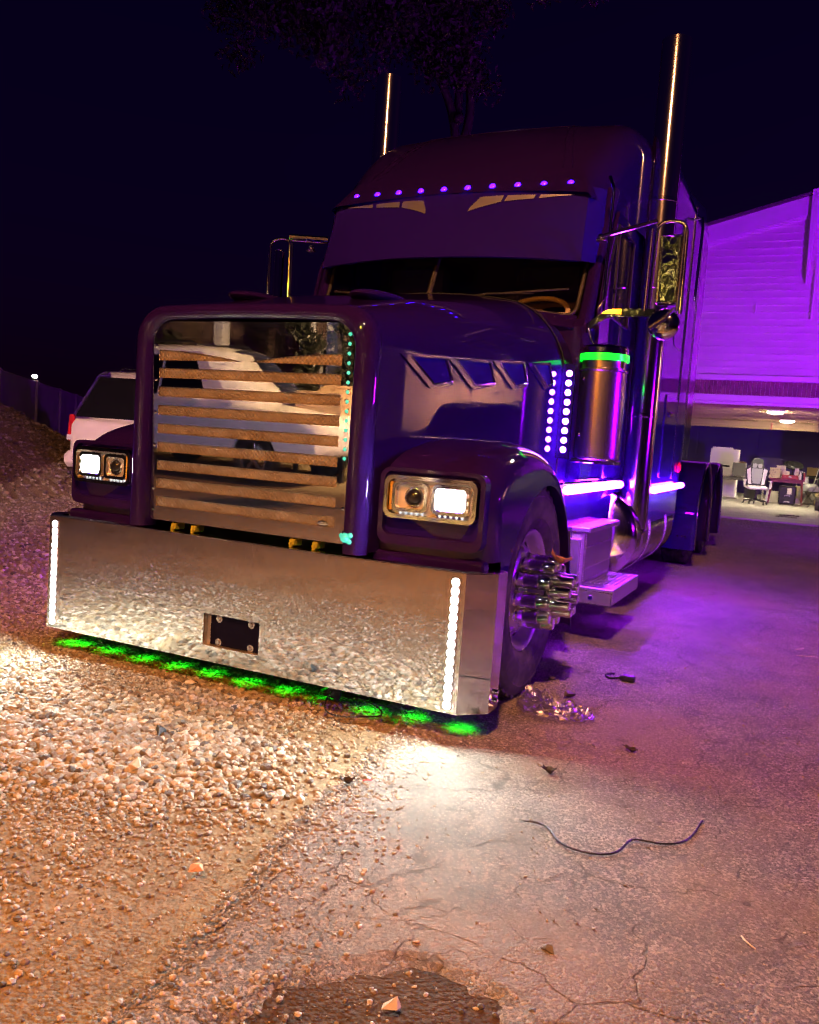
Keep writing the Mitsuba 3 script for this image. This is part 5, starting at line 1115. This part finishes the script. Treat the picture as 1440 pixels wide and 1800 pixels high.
put('plastic_wrap', loft(np.stack([Xf, Yf, Zf], -1)), 'film', smooth=20, label='crumpled clear plastic wrap glinting beside the front tyre', cat='wrapper')
def leaf(name, label, c, L, W, deg, curl, mt, tilt=0.0, cat='leaf'):
    u = np.linspace(0, 1, 12); w = W * np.sin(np.pi * u ** 0.8) * (1 + 0.25 * np.sin(u * 23))
    S = [[(L * (a - 0.5), b * ww, curl * (4 * (a - 0.5) ** 2 + (b ** 2) * 0.8) + 0.004 * math.sin(9 * a + 3 * b)) for b in np.linspace(-1, 1, 7)] for a, ww in zip(u, w)]
    m = loft(np.array(S)); m.apply_transform(rot(tilt, [0, 1, 0])); m.apply_transform(rot(deg, [0, 0, 1])); m.apply_translation(c)
    k = thing(name, label, cat); put('blade', m, mt, k, smooth=True); t0 = moved(tm([(-L / 2, 0, curl), (-L / 2 - 0.02, 0, curl + 0.003)], np.zeros((0, 3), int)), rot(tilt, [0, 1, 0])); t0 = moved(t0, rot(deg, [0, 0, 1]), c)
    put('stalk', tube(t0.vertices, 0.0012, 5), 'bark', k)
leaf('leaf', 'dry orange leaf lodged on top of the front hub spikes', (1.235, 0.84, 0.655), 0.10, 0.035, 20, 0.03, 'dry_leaf', 15)
leaf('leaf', 'curled dark leaf on the asphalt below the right headlight', (0.945, -0.56, 0.014), 0.05, 0.018, 30, 0.014, 'bark')
leaf('leaf', 'curled dark leaf on the asphalt ahead of the front tyre', (1.502, -0.063, 0.014), 0.05, 0.020, 10, 0.016, 'bark')
leaf('leaf', 'flat dark leaf at the right in the reddish purple light', (1.717, 0.361, 0.012), 0.055, 0.02, -20, 0.010, 'bark')
for i, (x, y, a, L, mt, lab) in enumerate(((2.222, -0.821, -50, 0.055, 'twig_mat', 'pale curved twig near the lower right corner of the asphalt'), (1.43, 0.60, -15, 0.05, 'twig_mat', 'short pale straw right of the plastic wrap'), (2.348, 2.758, 20, 0.14, 'twig_mat', 'pale wisp of straw at the right edge on the purple asphalt'), (2.30, 2.95, 60, 0.10, 'twig_mat', 'second pale straw just behind the wisp at the right edge'), (0.99, -0.50, 40, 0.03, 'red_plastic', 'tiny red scrap on the asphalt below the right headlight'), (1.18, -0.92, -35, 0.03, 'bark', 'short dark twig at the centre of the foreground asphalt'))):
    k = thing('twig' if mt != 'red_plastic' else 'scrap', lab, 'twig' if mt != 'red_plastic' else 'scrap')
    d = np.array([math.cos(math.radians(a)), math.sin(math.radians(a)), 0]) * L / 2; c = np.array([x, y, 0.012])
    put('strand', tube(spline([c - d, c + [d[1] * 0.25, -d[0] * 0.25, 0.003], c + d], 8), 0.0022, 6), mt, k)
